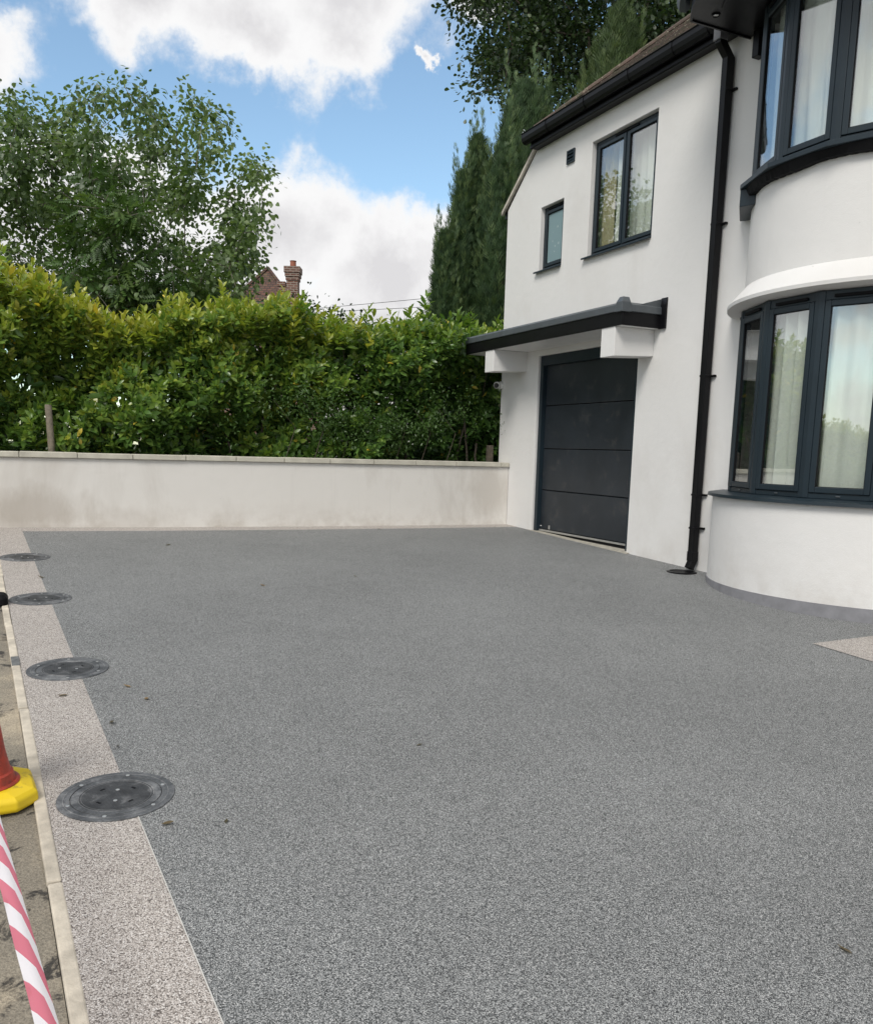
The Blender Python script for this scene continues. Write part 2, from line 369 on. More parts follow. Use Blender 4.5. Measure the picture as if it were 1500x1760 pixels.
M['rowan'] = leaf_mat('feathered_leaf', [(0.0, (0.040, 0.085, 0.020)), (0.6, (0.070, 0.135, 0.030)), (1.0, (0.12, 0.18, 0.045))])
M['cypress'] = leaf_mat('cypress_spray', [(0.0, (0.026, 0.058, 0.026)), (0.6, (0.066, 0.120, 0.046)), (1.0, (0.155, 0.215, 0.075))], False, 0.6, 0.2)
M['cypress2'] = leaf_mat('soft_conifer_spray', [(0.0, (0.035, 0.065, 0.022)), (0.6, (0.070, 0.115, 0.033)), (1.0, (0.13, 0.175, 0.055))], False, 0.6, 0.25)
M['oak'] = leaf_mat('oak_leaf', [(0.0, (0.020, 0.040, 0.018)), (0.6, (0.042, 0.076, 0.028)), (1.0, (0.080, 0.118, 0.040))])
M['dry'] = leaf_mat('dry_leaf', [(0.0, (0.05, 0.045, 0.02)), (0.5, (0.14, 0.10, 0.045)), (1.0, (0.30, 0.19, 0.08))], True)

# ------------------------------------------------------------------ terrain
GC = (-1.08333, 0.0304769, -0.00551585, 0.000181851, 0.00321757, 0.0010338)
def gz(u, v):
    """height of the sloping forecourt (world Z)"""
    u = min(max(u, -13.0), 3.0); v = min(max(v, -1.5), 9.0)
    return H + GC[0] + GC[1]*u + GC[2]*v + GC[3]*u*u + GC[4]*u*v + GC[5]*v*v
def vb(u): return 6.485 + 0.0593*u       # joint between grey and buff gravel
def vk(u): return 6.768 + 0.0563*u       # inner face of the edging kerb
def sheet(name, us, vf0, vf1, nv, dz, mat, kind='structure'):
    mb = MB(); nu = len(us)
    for u in us:
        for j in range(nv+1):
            v = vf0(u) + (vf1(u) - vf0(u))*j/nv; mb.v.append((u, v, gz(u, v) + dz))
    for i in range(nu-1):
        for j in range(nv): a = i*(nv+1)+j; mb.f.append((a, a+nv+1, a+nv+2, a+1))
    o = mb.build(name, mat, None, smooth=True); tag(o, kind=kind); return o
lin = lambda a, b, n: [a + (b-a)*i/n for i in range(n+1)]
far = [-400, -120, -40, -18, -13] + lin(-12, 3, 15) + [8, 20, 60, 150, 400]
mb = MB(); vs = [-400, -120, -40, -15, -6] + lin(-1.5, 9, 10) + [14, 22, 60, 150, 400]
for u in far:
    for v in vs: mb.v.append((u, v, gz(u, v) - 0.09))
for i in range(len(far)-1):
    for j in range(len(vs)-1): a = i*len(vs)+j; mb.f.append((a, a+len(vs), a+len(vs)+1, a+1))
tag(mb.build('ground', M['ground'], smooth=True), kind='structure')
US = 0.52
sheet('driveway', lin(-13, US, 40), lambda u: -0.02, vb, 18, 0.0, M['drive'])
sheet('driveway_border', lin(-13, 0.85, 44), vb, vk, 2, 0.0, M['border'])
sheet('wall_foot_border', lin(US, 0.85, 2), lambda u: -0.02, vb, 18, 0.0, M['border'])
sheet('door_path', lin(-12.5, -6.075, 14), lambda u: -0.02, lambda u: 1.36, 6, 0.004, M['border'])
sheet('pavement', lin(-40, 14, 54), lambda u: vk(u) + 0.046, lambda u: 8.6 + 0.0563*u, 6, -0.012, M['pave'])
sheet('road', lin(-60, 40, 30), lambda u: 8.72 + 0.0563*u, lambda u: 15.0 + 0.0563*u, 4, -0.085, M['road'])
mb = MB()
for a, b2 in zip(lin(-60, 40, 60)[:-1], lin(-60, 40, 60)[1:]):
    mb.prism([(a, 8.6+.0563*a, gz(a, 8.6)-.2), (a, 8.6+.0563*a, gz(a, 8.6)-.004), (a, 8.72+.0563*a, gz(a, 8.7)-.008), (a, 8.72+.0563*a, gz(a, 8.7)-.2)], (b2-a-0.006, (b2-a)*.0563, gz(b2, 8.6)-gz(a, 8.6)))
tag(mb.build('road_kerb', M['conc']), kind='structure')
# the joint trim (a fine pale bead) in the near half of the joint
mb = MB(); us = lin(-13, -7.05, 40)
mb.ring([(u, vb(u)-.0015, gz(u, vb(u))+.003) for u in us], [(u, vb(u)+.0025, gz(u, vb(u))+.003) for u in us])
tag(mb.build('joint_trim', M['trim']), kind='structure')
# edging kerb of separate stones
kb = MB(); kb.ring([(u, vk(u)-.002, gz(u, vk(u))-.03) for u in lin(-13, .8, 30)], [(u, vk(u)+.05, gz(u, vk(u))-.03) for u in lin(-13, .8, 30)])
kerb = tag(kb.build('edging_kerb', M['conc']), kind='structure')
u = -12.9
while u < 0.7:
    u1 = min(u + 0.90, 0.78); mb = MB()
    j = random.uniform(-.003, .003); k = random.uniform(0, .005)
    a, b2 = u+.004, u1-.004
    mb.prism([(a, vk(a)+j, gz(a, vk(a))-.12), (a, vk(a)+j, gz(a, vk(a))+.002+k), (a, vk(a)+.046+j, gz(a, vk(a))+.002+k), (a, vk(a)+.046+j, gz(a, vk(a))-.12)], (b2-a, vk(b2)-vk(a), gz(b2, vk(b2))-gz(a, vk(a))))
    mb.build('edging_stone', M['conc'], kerb, bevel=.006); u = u1
mb = MB(); a = -4.93      # a short dark repair piece on the kerb
mb.prism([(a, vk(a)+.001, gz(a, 6.5)+.004), (a, vk(a)+.001, gz(a, 6.5)+.0085), (a, vk(a)+.045, gz(a, 6.5)+.0085), (a, vk(a)+.045, gz(a, 6.5)+.004)], (0.20, .011, .009))
mb.build('dark_repair', simple('dark_mortar', (0.13, 0.135, 0.135), .9, .4, 20, (40, .6, .006)), kerb, bevel=.002)
# soil bed behind the boundary wall
sheet('planting_bed', lin(1.04, 3.4, 4), lambda u: -2.0, lambda u: 9.0, 10, 0.35, M['soil'])

# ------------------------------------------------------------------ house
def Z(z): return H + z                       # heights below are relative to eye level
house = empty('house', (-3.0, -0.2, gz(-3, 0)), 'white rendered two-storey house with anthracite windows, bow bay and integral garage', 'house')
# --- front wall with openings
import bmesh
def holed_plate(name, outer, holes, depth, mat, parent, split=None):
    """wall in the plane y=0 with rectangular openings, extruded to y=-depth; outer/holes in (x, z)"""
    bm = bmesh.new(); loops = []
    for lp in [outer] + holes:
        vs = [bm.verts.new((x, 0, z)) for x, z in lp]; loops.append(vs)
        for i in range(len(vs)): bm.edges.new((vs[i], vs[(i+1) % len(vs)]))
    bmesh.ops.triangle_fill(bm, use_beauty=True, use_dissolve=False, edges=bm.edges[:])
    front = bm.faces[:]
    vm = {v: bm.verts.new((v.co.x, -depth, v.co.z)) for v in bm.verts[:]}
    for f in front: bm.faces.new([vm[v] for v in reversed(f.verts)])
    for vs in loops:
        for i in range(len(vs)):
            a, b = vs[i], vs[(i+1) % len(vs)]; bm.faces.new((a, b, vm[b], vm[a]))
    bmesh.ops.recalc_face_normals(bm, faces=bm.faces[:])
    me = bpy.data.meshes.new(name); bm.to_mesh(me); bm.free(); me.materials.append(mat)
    o = link(name, me, parent); bev(o, .006); return o
rect = lambda x0, x1, z0, z1: [(x0, Z(z0)), (x1, Z(z0)), (x1, Z(z1)), (x0, Z(z1))]
GAR = (-2.08, 0.115, -1.5, 1.325); W1 = (-2.18, -0.923, 2.44, 3.792); W2 = (-0.335, 0.228, 2.46, 3.287)
outer = [(1.152, Z(-1.6)), (1.152, Z(3.462)), (0.40, Z(4.075)), (-3.70, Z(4.075)), (-3.70, Z(-1.6)), (-2.08, Z(-1.6)), (-2.08, Z(1.325)), (0.115, Z(1.325)), (0.115, Z(-1.6))]
holed_plate('front_wall', outer, [rect(*W1), rect(*W2)], 0.30, M['render'], house)
mb = MB(); mb.box(-12.0, -5.972, -.30, 0, Z(-1.8), Z(4.05)); mb.build('front_wall', M['render'], house)
mb = MB(); mb.box(0.852, 1.150, -8, -.302, Z(-1.6), Z(3.45)); mb.box(-12, -11.7, -8, -.302, Z(-1.8), Z(4.05)); mb.box(-11.7, .85, -8, -7.7, Z(-1.8), Z(4.05))
mb.build('side_and_rear_wall', M['render'], house)
mb = MB(); mb.box(-11.69, .85, -7.69, -.31, Z(1.50), Z(1.75)); mb.box(-11.69, .85, -7.69, -.31, Z(4.00), Z(4.06)); mb.box(-2.60, -2.48, -7.69, -.31, Z(-1.2), Z(1.49))
mb.box(-11.69, -2.62, -7.69, -.31, Z(-1.30), Z(-1.02)); mb.box(-2.9, -2.8, -5, -.31, Z(1.76), Z(3.99)); mb.box(-.62, -.52, -5, -.31, Z(1.76), Z(3.99)); mb.box(-11.6, .8, -4.6, -4.5, Z(-1.0), Z(3.99))
mb.build('floors_and_partitions', M['interior'], house)

# --- garage door
gd = MB(); V0 = -0.035
gd.box(GAR[1]-.075, GAR[1]-.002, -.16, V0, Z(-1.12), Z(1.323)); gd.box(GAR[0]+.002, GAR[0]+.075, -.16, V0, Z(-1.16), Z(1.323)); gd.box(GAR[0]+.075, GAR[1]-.075, -.16, V0, Z(1.19), Z(1.323))
garage = gd.build('garage_door', M['frame'], house, bevel=.004)
jz = [-1.050, -0.503, 0.067, 0.653, 1.235]
for i in range(4):
    mb = MB(); mb.box(GAR[0]+.078, GAR[1]-.078, -.145, -.098, Z(jz[i])+.0055, Z(jz[i+1])-.0055); mb.build('panel', M['door'], garage, bevel=.006)
mb = MB(); mb.box(GAR[0]+.08, GAR[1]-.08, -.15, -.115, Z(-1.055), Z(1.25)); mb.build('panel_backing', M['gasket'], garage)
mb = MB(); mb.box(GAR[0]+.085, GAR[1]-.085, -.098, -.072, Z(-1.075), Z(-1.052)); mb.build('bottom_rail', M['alu'], garage, bevel=.003)
mb = MB(); mb.box(GAR[0]+.085, GAR[1]-.085, -.13, -.085, Z(-1.11), Z(-1.077)); mb.build('bottom_seal', M['gasket'], garage)
mb = MB(); mb.box(-.22, -.19, -.0985, -.09, Z(-1.04), Z(-.985)); mb.build('latch', M['alu'], garage)
mb = MB(); mb.box(.0, .03, -.0985, -.094, Z(-1.01), Z(-1.0)); mb.build('maker_tab', M['white_plastic'], garage)
mb = MB(); x0, x1 = GAR[0]-.06, GAR[1]+.05
mb.add([(x0, .05, gz(x0, .05)+.005), (x1, .03, gz(x1, .03)+.004), (x1, -.2, Z(-1.075)), (x0, -.2, Z(-1.105)), (x0, .05, Z(-1.3)), (x1, .03, Z(-1.3)), (x1, -.2, Z(-1.3)), (x0, -.2, Z(-1.3))],
       [(0,1,2,3), (4,5,1,0), (5,6,2,1), (7,4,0,3)]); mb.build('threshold', M['threshold'], house)

# --- plain casement windows
def bars(mb, x0, x1, z0, z1, wd, y0, y1, bot=None):
    bt = bot or wd
    mb.box(x0, x0+wd, y0, y1, z0, z1); mb.box(x1-wd, x1, y0, y1, z0, z1); mb.box(x0+wd, x1-wd, y0, y1, z0, z0+bt); mb.box(x0+wd, x1-wd, y0, y1, z1-wd, z1)
def casement(x0, x1, z0, z1, nl, glass, yf=-0.062):
    fm = MB(); bars(fm, x0+.002, x1-.002, z0+.002, z1-.002, .046, yf-.07, yf)
    win = None
    cx = [x0+.048 + (x1-x0-.096)*i/nl for i in range(nl+1)]
    for i in range(1, nl): fm.box(cx[i]-.016, cx[i]+.016, yf-.07, yf-.002, z0+.048, z1-.048)
    win = fm.build('window', M['frame'], house, bevel=.004)
    for i in range(nl):
        a = cx[i] + (.018 if i else .004); b2 = cx[i+1] - (.018 if i < nl-1 else .004)
        sm = MB(); bars(sm, a, b2, z0+.051, z1-.051, .042, yf-.058, yf+.010); sm.build('sash', M['frame'], win, bevel=.005)
        gm = MB(); gm.box(a+.0435, b2-.0435, yf-.016, yf-.010, z0+.0945, z1-.0945); gm.build('pane', glass, win)
        sp = MB(); bars(sp, a+.042, b2-.042, z0+.093, z1-.093, .006, yf-.024, yf+.002); sp.build('gasket', M['gasket'], win)
    mx = (x0+x1)/2; tv = MB(); tv.box(mx-min(.22, (x1-x0)*.3), mx+min(.22, (x1-x0)*.3), yf+.001, yf+.016, z1-.045, z1-.022); tv.build('trickle_vent', M['gasket'], win, bevel=.003)
    sl = MB(); sl.prism([(x0-.005, yf+.012, z0+.028), (x0-.005, yf+.012, z0+.004), (x0-.005, .052, z0-.030), (x0-.005, .052, z0-.008)], (x1-x0+.062, 0, 0)); sl.build('sill', M['frame'], win, bevel=.004)
    return win
casement(W1[0], W1[1], Z(W1[2]), Z(W1[3]), 2, M['glass'])
casement(W2[0], W2[1], Z(W2[2]), Z(W2[3]), 1, M['frost'])
# --- wall vent
mb = MB(); bars(mb, -.552, -.378, Z(3.675), Z(3.838), .018, .001, .022); ve = mb.build('wall_vent', M['frame'], house, bevel=.003)
for i in range(3):
    z = Z(3.697)+i*.043; mb = MB(); mb.prism([(-.534, .004, z+.034), (-.534, .022, z), (-.534, .026, z+.006), (-.534, .008, z+.040)], (.138, 0, 0)); mb.build('louvre', M['frame'], ve)
mb = MB(); mb.box(-.54, -.39, .001, .004, Z(3.69), Z(3.83)); mb.build('backing', M['gasket'], ve)

# --- porch canopy over the garage
CX0, CX1, CVF = -2.475, 1.275, .548
mb = MB(); mb.box(CX0+.03, CX1-.03, .002, CVF-.03, Z(1.425), Z(1.56)); can = mb.build('garage_canopy', M['render'], house)
mb = MB(); mb.box(CX0, CX1, CVF-.028, CVF, Z(1.405), Z(1.555)); mb.box(CX0, CX0+.028, .002, CVF-.029, Z(1.405), Z(1.555)); mb.box(CX1-.028, CX1, .002, CVF-.029, Z(1.405), Z(1.555)); mb.build('fascia', M['black'], can, bevel=.004)
def lip(n): # profile (outward, up) of the grey drip trim
    return [(0.0, 0.0), (.014, 0.004), (.010, .075), (-.035, .105), (-.12, .085), (-.12, 0.0)]
pr = lip(0)
mb = MB(); mb.prism([(CX0-.01, CVF+o, Z(1.548)+zz) for o, zz in pr], (CX1-CX0+.02, 0, 0)); mb.build('edge_trim', M['grp'], can, bevel=.004)
mb = MB(); mb.prism([(CX0-o, .002, Z(1.5485)+zz) for o, zz in pr], (0, CVF+.001, 0)); mb.build('edge_trim', M['grp'], can, bevel=.004)
mb = MB(); mb.prism([(CX1+o, .002, Z(1.5475)+zz) for o, zz in pr], (0, CVF+.001, 0)); mb.build('edge_trim', M['grp'], can, bevel=.004)
mb = MB(); mb.add([(CX0+.05, .002, Z(1.68)), (CX1-.05, .002, Z(1.68)), (CX1-.05, CVF-.05, Z(1.625)), (CX0+.05, CVF-.05, Z(1.625))], [(0,3,2,1)]); mb.build('flat_roof', M['grp'], can)
mb = MB() # mitred corner cap
c0, c1 = (CX0-.024, CVF+.024), (CX0+.10, CVF-.10)
mb.loft([[(c0[0], c0[1], Z(1.542)), (CX0+.10, c0[1], Z(1.542)), (CX0+.10, c1[1], Z(1.542)), (c0[0], c1[1], Z(1.542))],
         [(c0[0]+.006, c0[1]-.006, Z(1.645)), (CX0+.094, c0[1]-.006, Z(1.645)), (CX0+.094, c1[1], Z(1.645)), (c0[0]+.006, c1[1], Z(1.645))],
         [(c0[0]+.045, c0[1]-.045, Z(1.705)), (CX0+.09, c0[1]-.045, Z(1.705)), (CX0+.09, c1[1], Z(1.705)), (c0[0]+.045, c1[1], Z(1.705))]]); mb.build('corner_cap', M['grp'], can, bevel=.005)
mb = MB(); mb.prism([(CX0+.035, .003, Z(1.40)), (CX0+.035, .030, Z(1.40)), (CX0+.035, .030, Z(1.655)), (CX0+.035, .003, Z(1.735))], (-.112, 0, 0)); mb.build('end_flashing', M['black'], can, bevel=.003)
mb = MB(); mb.prism([(CX0+.008, .024, Z(1.60)), (CX0+.008, .30, Z(1.64)), (CX0+.008, .024, Z(1.72))], (.02, 0, 0)); mb.build('upstand', M['grp'], can, bevel=.003)
for x0, x1, zb in ((-2.350, -2.095, 1.085), (0.425, 0.68, 1.108)):
    mb = MB(); mb.prism([(x0, .0, Z(zb+.03)), (x0, .535, Z(zb)), (x0, .535, Z(1.4045)), (x0, .0, Z(1.4045))], (x1-x0, 0, 0)); mb.build('bracket', M['render'], can, bevel=.006)
# soffit board sitting under the canopy
mb = MB(); mb.box(CX0+.03, CX1-.03, .003, CVF-.03, Z(1.4055), Z(1.4235)); mb.build('soffit', M['white_plastic'], can)

# --- eaves: soffit, fascia, gutter
EL, ER = 0.37, -3.50
mb = MB(); mb.box(ER, EL, .001, .10, Z(4.062), Z(4.12)); eav = mb.build('eaves_soffit', M['black'], house, bevel=.004)
mb = MB(); mb.box(ER, EL, .101, .122, Z(4.055), Z(4.235)); mb.box(ER, EL, .123, .134, Z(4.06), Z(4.10)); mb.build('fascia', M['black'], eav, bevel=.004)
gp = [(.1235, .105), (.126, .02), (.145, -.012), (.19, -.018), (.225, .005), (.240, .05), (.240, .098), (.252, .105), (.252, .110), (.232, .110), (.232, .052), (.218, .014), (.188, -.006), (.15, 0.0), (.136, .026), (.134, .110)]
gz0 = 4.135
mb = MB(); mb.prism([(EL+.055, y, Z(gz0+z)) for y, z in gp], (ER-EL-.055, 0, 0)); gut = mb.build('gutter', M['black'], house, bevel=.002)
mb = MB(); mb.prism([(EL+.058, y, Z(gz0+z)) for y, z in gp[:8]], (-.012, 0, 0)); mb.build('end_cap', M['black'], gut)
for x in (-.15, -1.0, -1.86, -2.6, -3.12):
    mb = MB(); mb.prism([(x, y+(.006 if y > .13 else 0), Z(gz0+z-.003)) for y, z in gp[:9]], (-.035, 0, 0)); mb.build('gutter_clip', M['black'], gut)
mb = MB(); mb.tube([(EL+.03, .19, Z(4.25)), (EL+.035, .2, Z(4.29)), (EL+.07, .2, Z(4.315)), (EL+.10, .195, Z(4.295)), (EL+.095, .19, Z(4.27))], .005, 6); mb.build('wire_hook', M['alu'], gut, smooth=True)
# --- downpipe with swan neck
DX0, DX1 = -3.348, -3.268
def pipe_path(path, hw):
    mb = MB(); secs = []
    for i, (y, z) in enumerate(path):
        a = Vector(path[max(i-1, 0)]); b2 = Vector(path[min(i+1, len(path)-1)]); tdir = (b2-a).normalized(); nrm = Vector((-tdir.y, tdir.x))
        k = 1.0
        if 0 < i < len(path)-1:
            t1 = (Vector(path[i])-a).normalized(); k = 1/max(.5, t1.dot(tdir))
        p = Vector((y, z)); q1, q2 = p+nrm*hw*k, p-nrm*hw*k
        secs.append([(DX0, q1.x, q1.y), (DX1, q1.x, q1.y), (DX1, q2.x, q2.y), (DX0, q2.x, q2.y)])
    return mb.loft(secs)
dp = pipe_path([(.185, Z(4.13)), (.185, Z(3.99)), (.07, Z(3.865)), (.07, gz(-3.3, .07)+.10), (.105, gz(-3.3, .1)+.02)], .036).build('downpipe', M['black'], house, bevel=.006)
mb = MB(); mb.box(DX0-.010, DX1+.010, .136, .236, Z(4.00), Z(4.135)); mb.build('outlet_collar', M['collar'], dp, bevel=.006)
for z in (3.575, 2.325, .836, -.383, -.733):
    mb = MB(); mb.box(DX0-.006, DX1+.006, .028, .1115, Z(z)-.010, Z(z)+.010); mb.box(DX0-.045, DX1+.014, .001, .03, Z(z)-.011, Z(z)+.011); mb.build('pipe_clip', M['black'], dp, bevel=.003)
mb = MB(); mb.box(DX0-.004, DX1+.004, .031, .1095, gz(-3.3, .07)+.10, gz(-3.3, .07)+.20); mb.build('pipe_socket', M['black'], dp, bevel=.003)
# --- gully grid at its foot
gl = empty('drain_gully', (-3.37, .255, gz(-3.37, .255)+.004), 'small round black drain gully grid at the foot of the downpipe', 'drain')
mb = MB(); mb.lathe([(.155, -.03), (.155, .004), (.148, .008), (.128, .008), (.124, .002), (.124, -.03)], 32); mb.build('rim', M['black'], gl, local=True, smooth=True)
mb = MB(); mb.lathe([(.124, -.028), (.124, -.022)], 24); mb.build('sump', M['gasket'], gl, local=True)
for i in range(-4, 5):
    x = i*.026; y = math.sqrt(.124**2 - x*x); mb = MB(); mb.box(x-.0045, x+.0045, -y, y, -.012, .003); mb.build('grid_bar', M['black'], gl, local=True)

# --- security camera on the corner
sc = empty('security_camera', (1.13, .002, Z(.985)), 'small white dome security camera on the wall corner beside the left canopy bracket', 'security camera')
mb = MB(); secs = [[(.055*math.cos(2*math.pi*k/20)*s, y, .055*math.sin(2*math.pi*k/20)*s) for k in range(20)] for s, y in ((1, 0), (1, .03), (.85, .04))]
mb.loft(secs); mb.build('mount', M['white_plastic'], sc, local=True, smooth=True)
def ball(c, r, n=16, m_=10, dirv=None):
    mb = MB(); secs = []
    for j in range(1, m_): a = math.pi*j/m_; secs.append([(c[0]+r*math.sin(a)*math.cos(2*math.pi*k/n), c[1]+r*math.sin(a)*math.sin(2*math.pi*k/n), c[2]+r*math.cos(a)) for k in range(n)])
    return mb.loft(secs)
ball((0.0, .085, 0), .052).build('eyeball', M['white_plastic'], sc, local=True, smooth=True)
ld = Vector((-.75, .62, -.2)).normalized(); a_ = ld.cross(Vector((0, 0, 1))).normalized(); b_ = ld.cross(a_)
mb = MB(); c = Vector((0, .085, 0)); mb.loft([[c + ld*d + (a_*math.cos(2*math.pi*k/18)+b_*math.sin(2*math.pi*k/18))*r for k in range(18)] for d, r in ((.036, .037), (.054, .034), (.0545, .028))]); mb.build('lens_face', M['lens'], sc, local=True, smooth=True)

# --- bow bay
BU, BV, RL, RU, RW = -4.836, -.857, 1.557, 1.405, 1.43
def bp(r, a, z=0.0): return Vector((BU + r*math.sin(R_(a)), BV + r*math.cos(R_(a)), z))
def arc(r0, r1, z0, z1, a0, a1, n=48, zf=None):
    mb = MB(); secs = []
    for i in range(n+1):
        a = a0 + (a1-a0)*i/n
        secs.append([bp(r1, a, z0), bp(r1, a, z1), bp(r0, a, z1), bp(r0, a, z0)])
    return mb.loft(secs)
lim = lambda r, v=-.05: math.degrees(math.acos((v - BV)/r))
A = lim(RL)
arc(1.33, RL, Z(-1.6), Z(-.347), -A, A).build('bay_wall', M['render'], house, smooth=True)
arc(1.34, RL+.009, Z(-1.6), Z(-1.150), -A, A).build('bay_plinth', M['plinth'], house, smooth=True)
A = lim(RU)
arc(1.2, RU, Z(1.47), Z(2.40), -A, A).build('bay_wall', M['render'], house, smooth=True)
n = 40    # floor and ceiling inside the bay
for z0, z1 in ((-1.02, -.95), (1.395, 1.465), (2.36, 2.42)):
    mb = MB(); mb.prism([bp(1.36, -50+100*i/n, Z(z0)) for i in range(n+1)] + [(-3.75, -.32, Z(z0)), (-5.92, -.32, Z(z0))], (0, 0, z1-z0)); mb.build('bay_floor', M['interior'], house)
# eyebrow moulding over the lower window
mb = MB(); secs = []
for i in range(49):
    a = -57.0 + 114.0*i/48
    secs.append([bp(RU-.02, a, Z(1.60)), bp(RU+.005, a, Z(1.585)), bp(1.556, a, Z(1.418)), bp(1.552, a, Z(1.388)), bp(1.38, a, Z(1.363)), bp(1.35, a, Z(1.40))])
mb.loft(secs).build('bay_eyebrow', M['render'], house, smooth=True)
VA = [57.5, 34.5, 11.5, -11.5, -34.5, -57.5]
def poly_ring(r0, r1, z0, z1, angs=VA):
    mb = MB(); return mb.loft([[bp(r1, a, z0), bp(r1, a, z1), bp(r0, a, z1), bp(r0, a, z0)] for a in angs])
def bay_window(z0, z1):
    """five flat casements between posts, following the bow"""
    win = poly_ring(RW-.07, RW, z0, z0+.045).build('bay_window', M['frame'], house, bevel=.004)
    poly_ring(RW-.07, RW, z1-.075, z1).build('head_rail', M['frame'], win, bevel=.004)
    for k, a in enumerate(VA[1:-1]):
        mb = MB(); p = bp(RW+.004, a, 0); nrm = Vector((math.sin(R_(a)), math.cos(R_(a)), 0)); tn = Vector((nrm.y, -nrm.x, 0)); up = Vector((0, 0, 1))
        mb.add([p - tn*.044 - nrm*.004 + up*(z0+.001), p + nrm*.004 + up*(z0+.001), p + tn*.044 - nrm*.004 + up*(z0+.001), p + tn*.043 - nrm*.085 + up*(z0+.001), p - tn*.043 - nrm*.085 + up*(z0+.001)], [])
        base = [Vector(v) for v in mb.v]; mb.v = []
        mb.prism(base, (0, 0, z1-z0-.002)); mb.build('mullion', M['frame'], win, bevel=.004)
    for k in range(5):
        p0 = bp(RW, VA[k]); p1 = bp(RW, VA[k+1]); ln = (p1-p0).length; tx = (p1-p0)/ln; ny = Vector((-tx.y, tx.x, 0))
        if ny.dot((p0+p1)/2 - Vector((BU, BV, 0))) < 0: ny = -ny
        up = Vector((0, 0, 1)); e = .044 if k in (1, 2, 3) else .03
        def bb(mb, x0, x1, za, zb, wd, y0, y1):
            for xa, xb, zc, zd in ((x0, x0+wd, za, zb), (x1-wd, x1, za, zb), (x0+wd, x1-wd, za, za+wd), (x0+wd, x1-wd, zb-wd, zb)): mb.obox(p0, tx, ny, up, (xa, xb), (y0, y1), (zc, zd))
        sm = MB(); bb(sm, e+.003, ln-e-.003, z0+.047, z1-.077, .048, -.05, .012); sm.build('sash', M['frame'], win, bevel=.005)
        gk = MB(); bb(gk, e+.049, ln-e-.049, z0+.093, z1-.123, .006, -.020, .004); gk.build('gasket', M['gasket'], win)
        pn = MB(); pn.obox(p0, tx, ny, up, (e+.0515, ln-e-.0515), (-.012, -.006), (z0+.0955, z1-.1255)); pn.build('pane', M['glass'], win)
        tv = MB(); tv.obox(p0, tx, ny, up, (ln/2-.17, ln/2+.17), (.001, .020), (z1-.058, z1-.034)); tv.build('trickle_vent', M['gasket'], win, bevel=.003)
        dc = MB(); dc.obox(p0, tx, ny, up, (ln/2-.018, ln/2+.018), (.001, .009), (z0+.018, z0+.030)); dc.build('drain_cap', M['grp'], win, bevel=.003)
    return win
bwl = bay_window(Z(-.305), Z(1.362))
mb = MB(); secs = []
for i in range(49):
    a = -57.3 + 114.6*i/48; secs.append([bp(1.38, a, Z(-.3055)), bp(RL-.06, a, Z(-.309)), bp(RL+.045, a, Z(-.325)), bp(RL+.05, a, Z(-.352)), bp(RL+.035, a, Z(-.352)), bp(RL+.03, a, Z(-.3455)), bp(1.38, a, Z(-.3465))])
mb.loft(secs).build('sill', M['frame'], bwl, smooth=True)
bwu = bay_window(Z(2.485), Z(3.97))
s1 = poly_ring(1.36, 1.535, Z(2.442), Z(2.484)).build('sill', M['frame'], bwu, bevel=.004)
# rough black flashing under the upper sill
mb = MB(); secs = []
for i in range(97):
    a = -52 + 104*i/96; jt = .008*math.sin(i*.21) + random.uniform(-.003, .003); secs.append([bp(1.36, a, Z(2.441)), bp(1.49, a, Z(2.441)), bp(1.46+random.uniform(-.004, .004), a, Z(2.375+jt)), bp(1.412, a, Z(2.372+jt)), bp(1.36, a, Z(2.375))])
mb.loft(secs).build('flashing', M['gasket'], bwu)
for sgn in (1, -1): # box end where the sill returns to the wall
    mb = MB(); mb.prism([bp(1.53, sgn*34.5, Z(2.29)), bp(1.53, sgn*54, Z(2.29)), bp(1.41, sgn*54, Z(2.29)), bp(1.41, sgn*31, Z(2.29))], (0, 0, .151)); mb.build('sill_end_box', M['frame'], bwu, bevel=.004)

# --- main eaves over the bay
SO = 2.05
mb = MB(); a0 = 39.8; top = [bp(SO, a0 - 79.6*i/40, Z(3.985)) for i in range(41)]
xe = top[0].x; xr = -12.2
mb.prism([(xe, .002, Z(3.985))] + [tuple(p) for p in top] + [(top[-1].x, .72, Z(3.985)), (xr, .72, Z(3.985)), (xr, .002, Z(3.985))], (0, 0, .03))
sof = mb.build('bay_soffit', M['black'], house)
mb = MB(); mb.loft([[bp(SO+.001, a, Z(3.975)), bp(SO+.022, a, Z(3.975)), bp(SO+.022, a, Z(4.20)), bp(SO+.001, a, Z(4.20))] for a in [a0 - 79.6*i/40 for i in range(41)]]); mb.box(xe, xe+.02, .002, top[0].y+.01, Z(3.972), Z(4.20)); mb.build('fascia', M['black'], sof, smooth=True)
mb = MB(); mb.loft([[bp(SO+.024, a, Z(4.20)), bp(SO+.03, a, Z(4.105)), bp(SO+.075, a, Z(4.075)), bp(SO+.125, a, Z(4.09)), bp(SO+.15, a, Z(4.14)), bp(SO+.155, a, Z(4.20))] for a in [a0 + 1.5 - 83*i/40 for i in range(41)]]); mb.build('gutter', M['frame'], sof, smooth=True)
mb = MB(); mb.lathe([(.038, 0), (.038, -.010), (.030, -.014), (.028, -.004)], 20, (-3.70, .60, Z(3.985))); mb.build('downlight', M['black'], sof, smooth=True)
mb = MB(); mb.lathe([(.026, -.003), (.026, -.006)], 16, (-3.70, .60, Z(3.985))); mb.build('downlight_lens', M['alu'], sof)
mb = MB(); mb.box(-3.72, -3.64, .001, .09, Z(3.74), Z(3.98)); mb.build('corbel', M['black'], sof, bevel=.004)
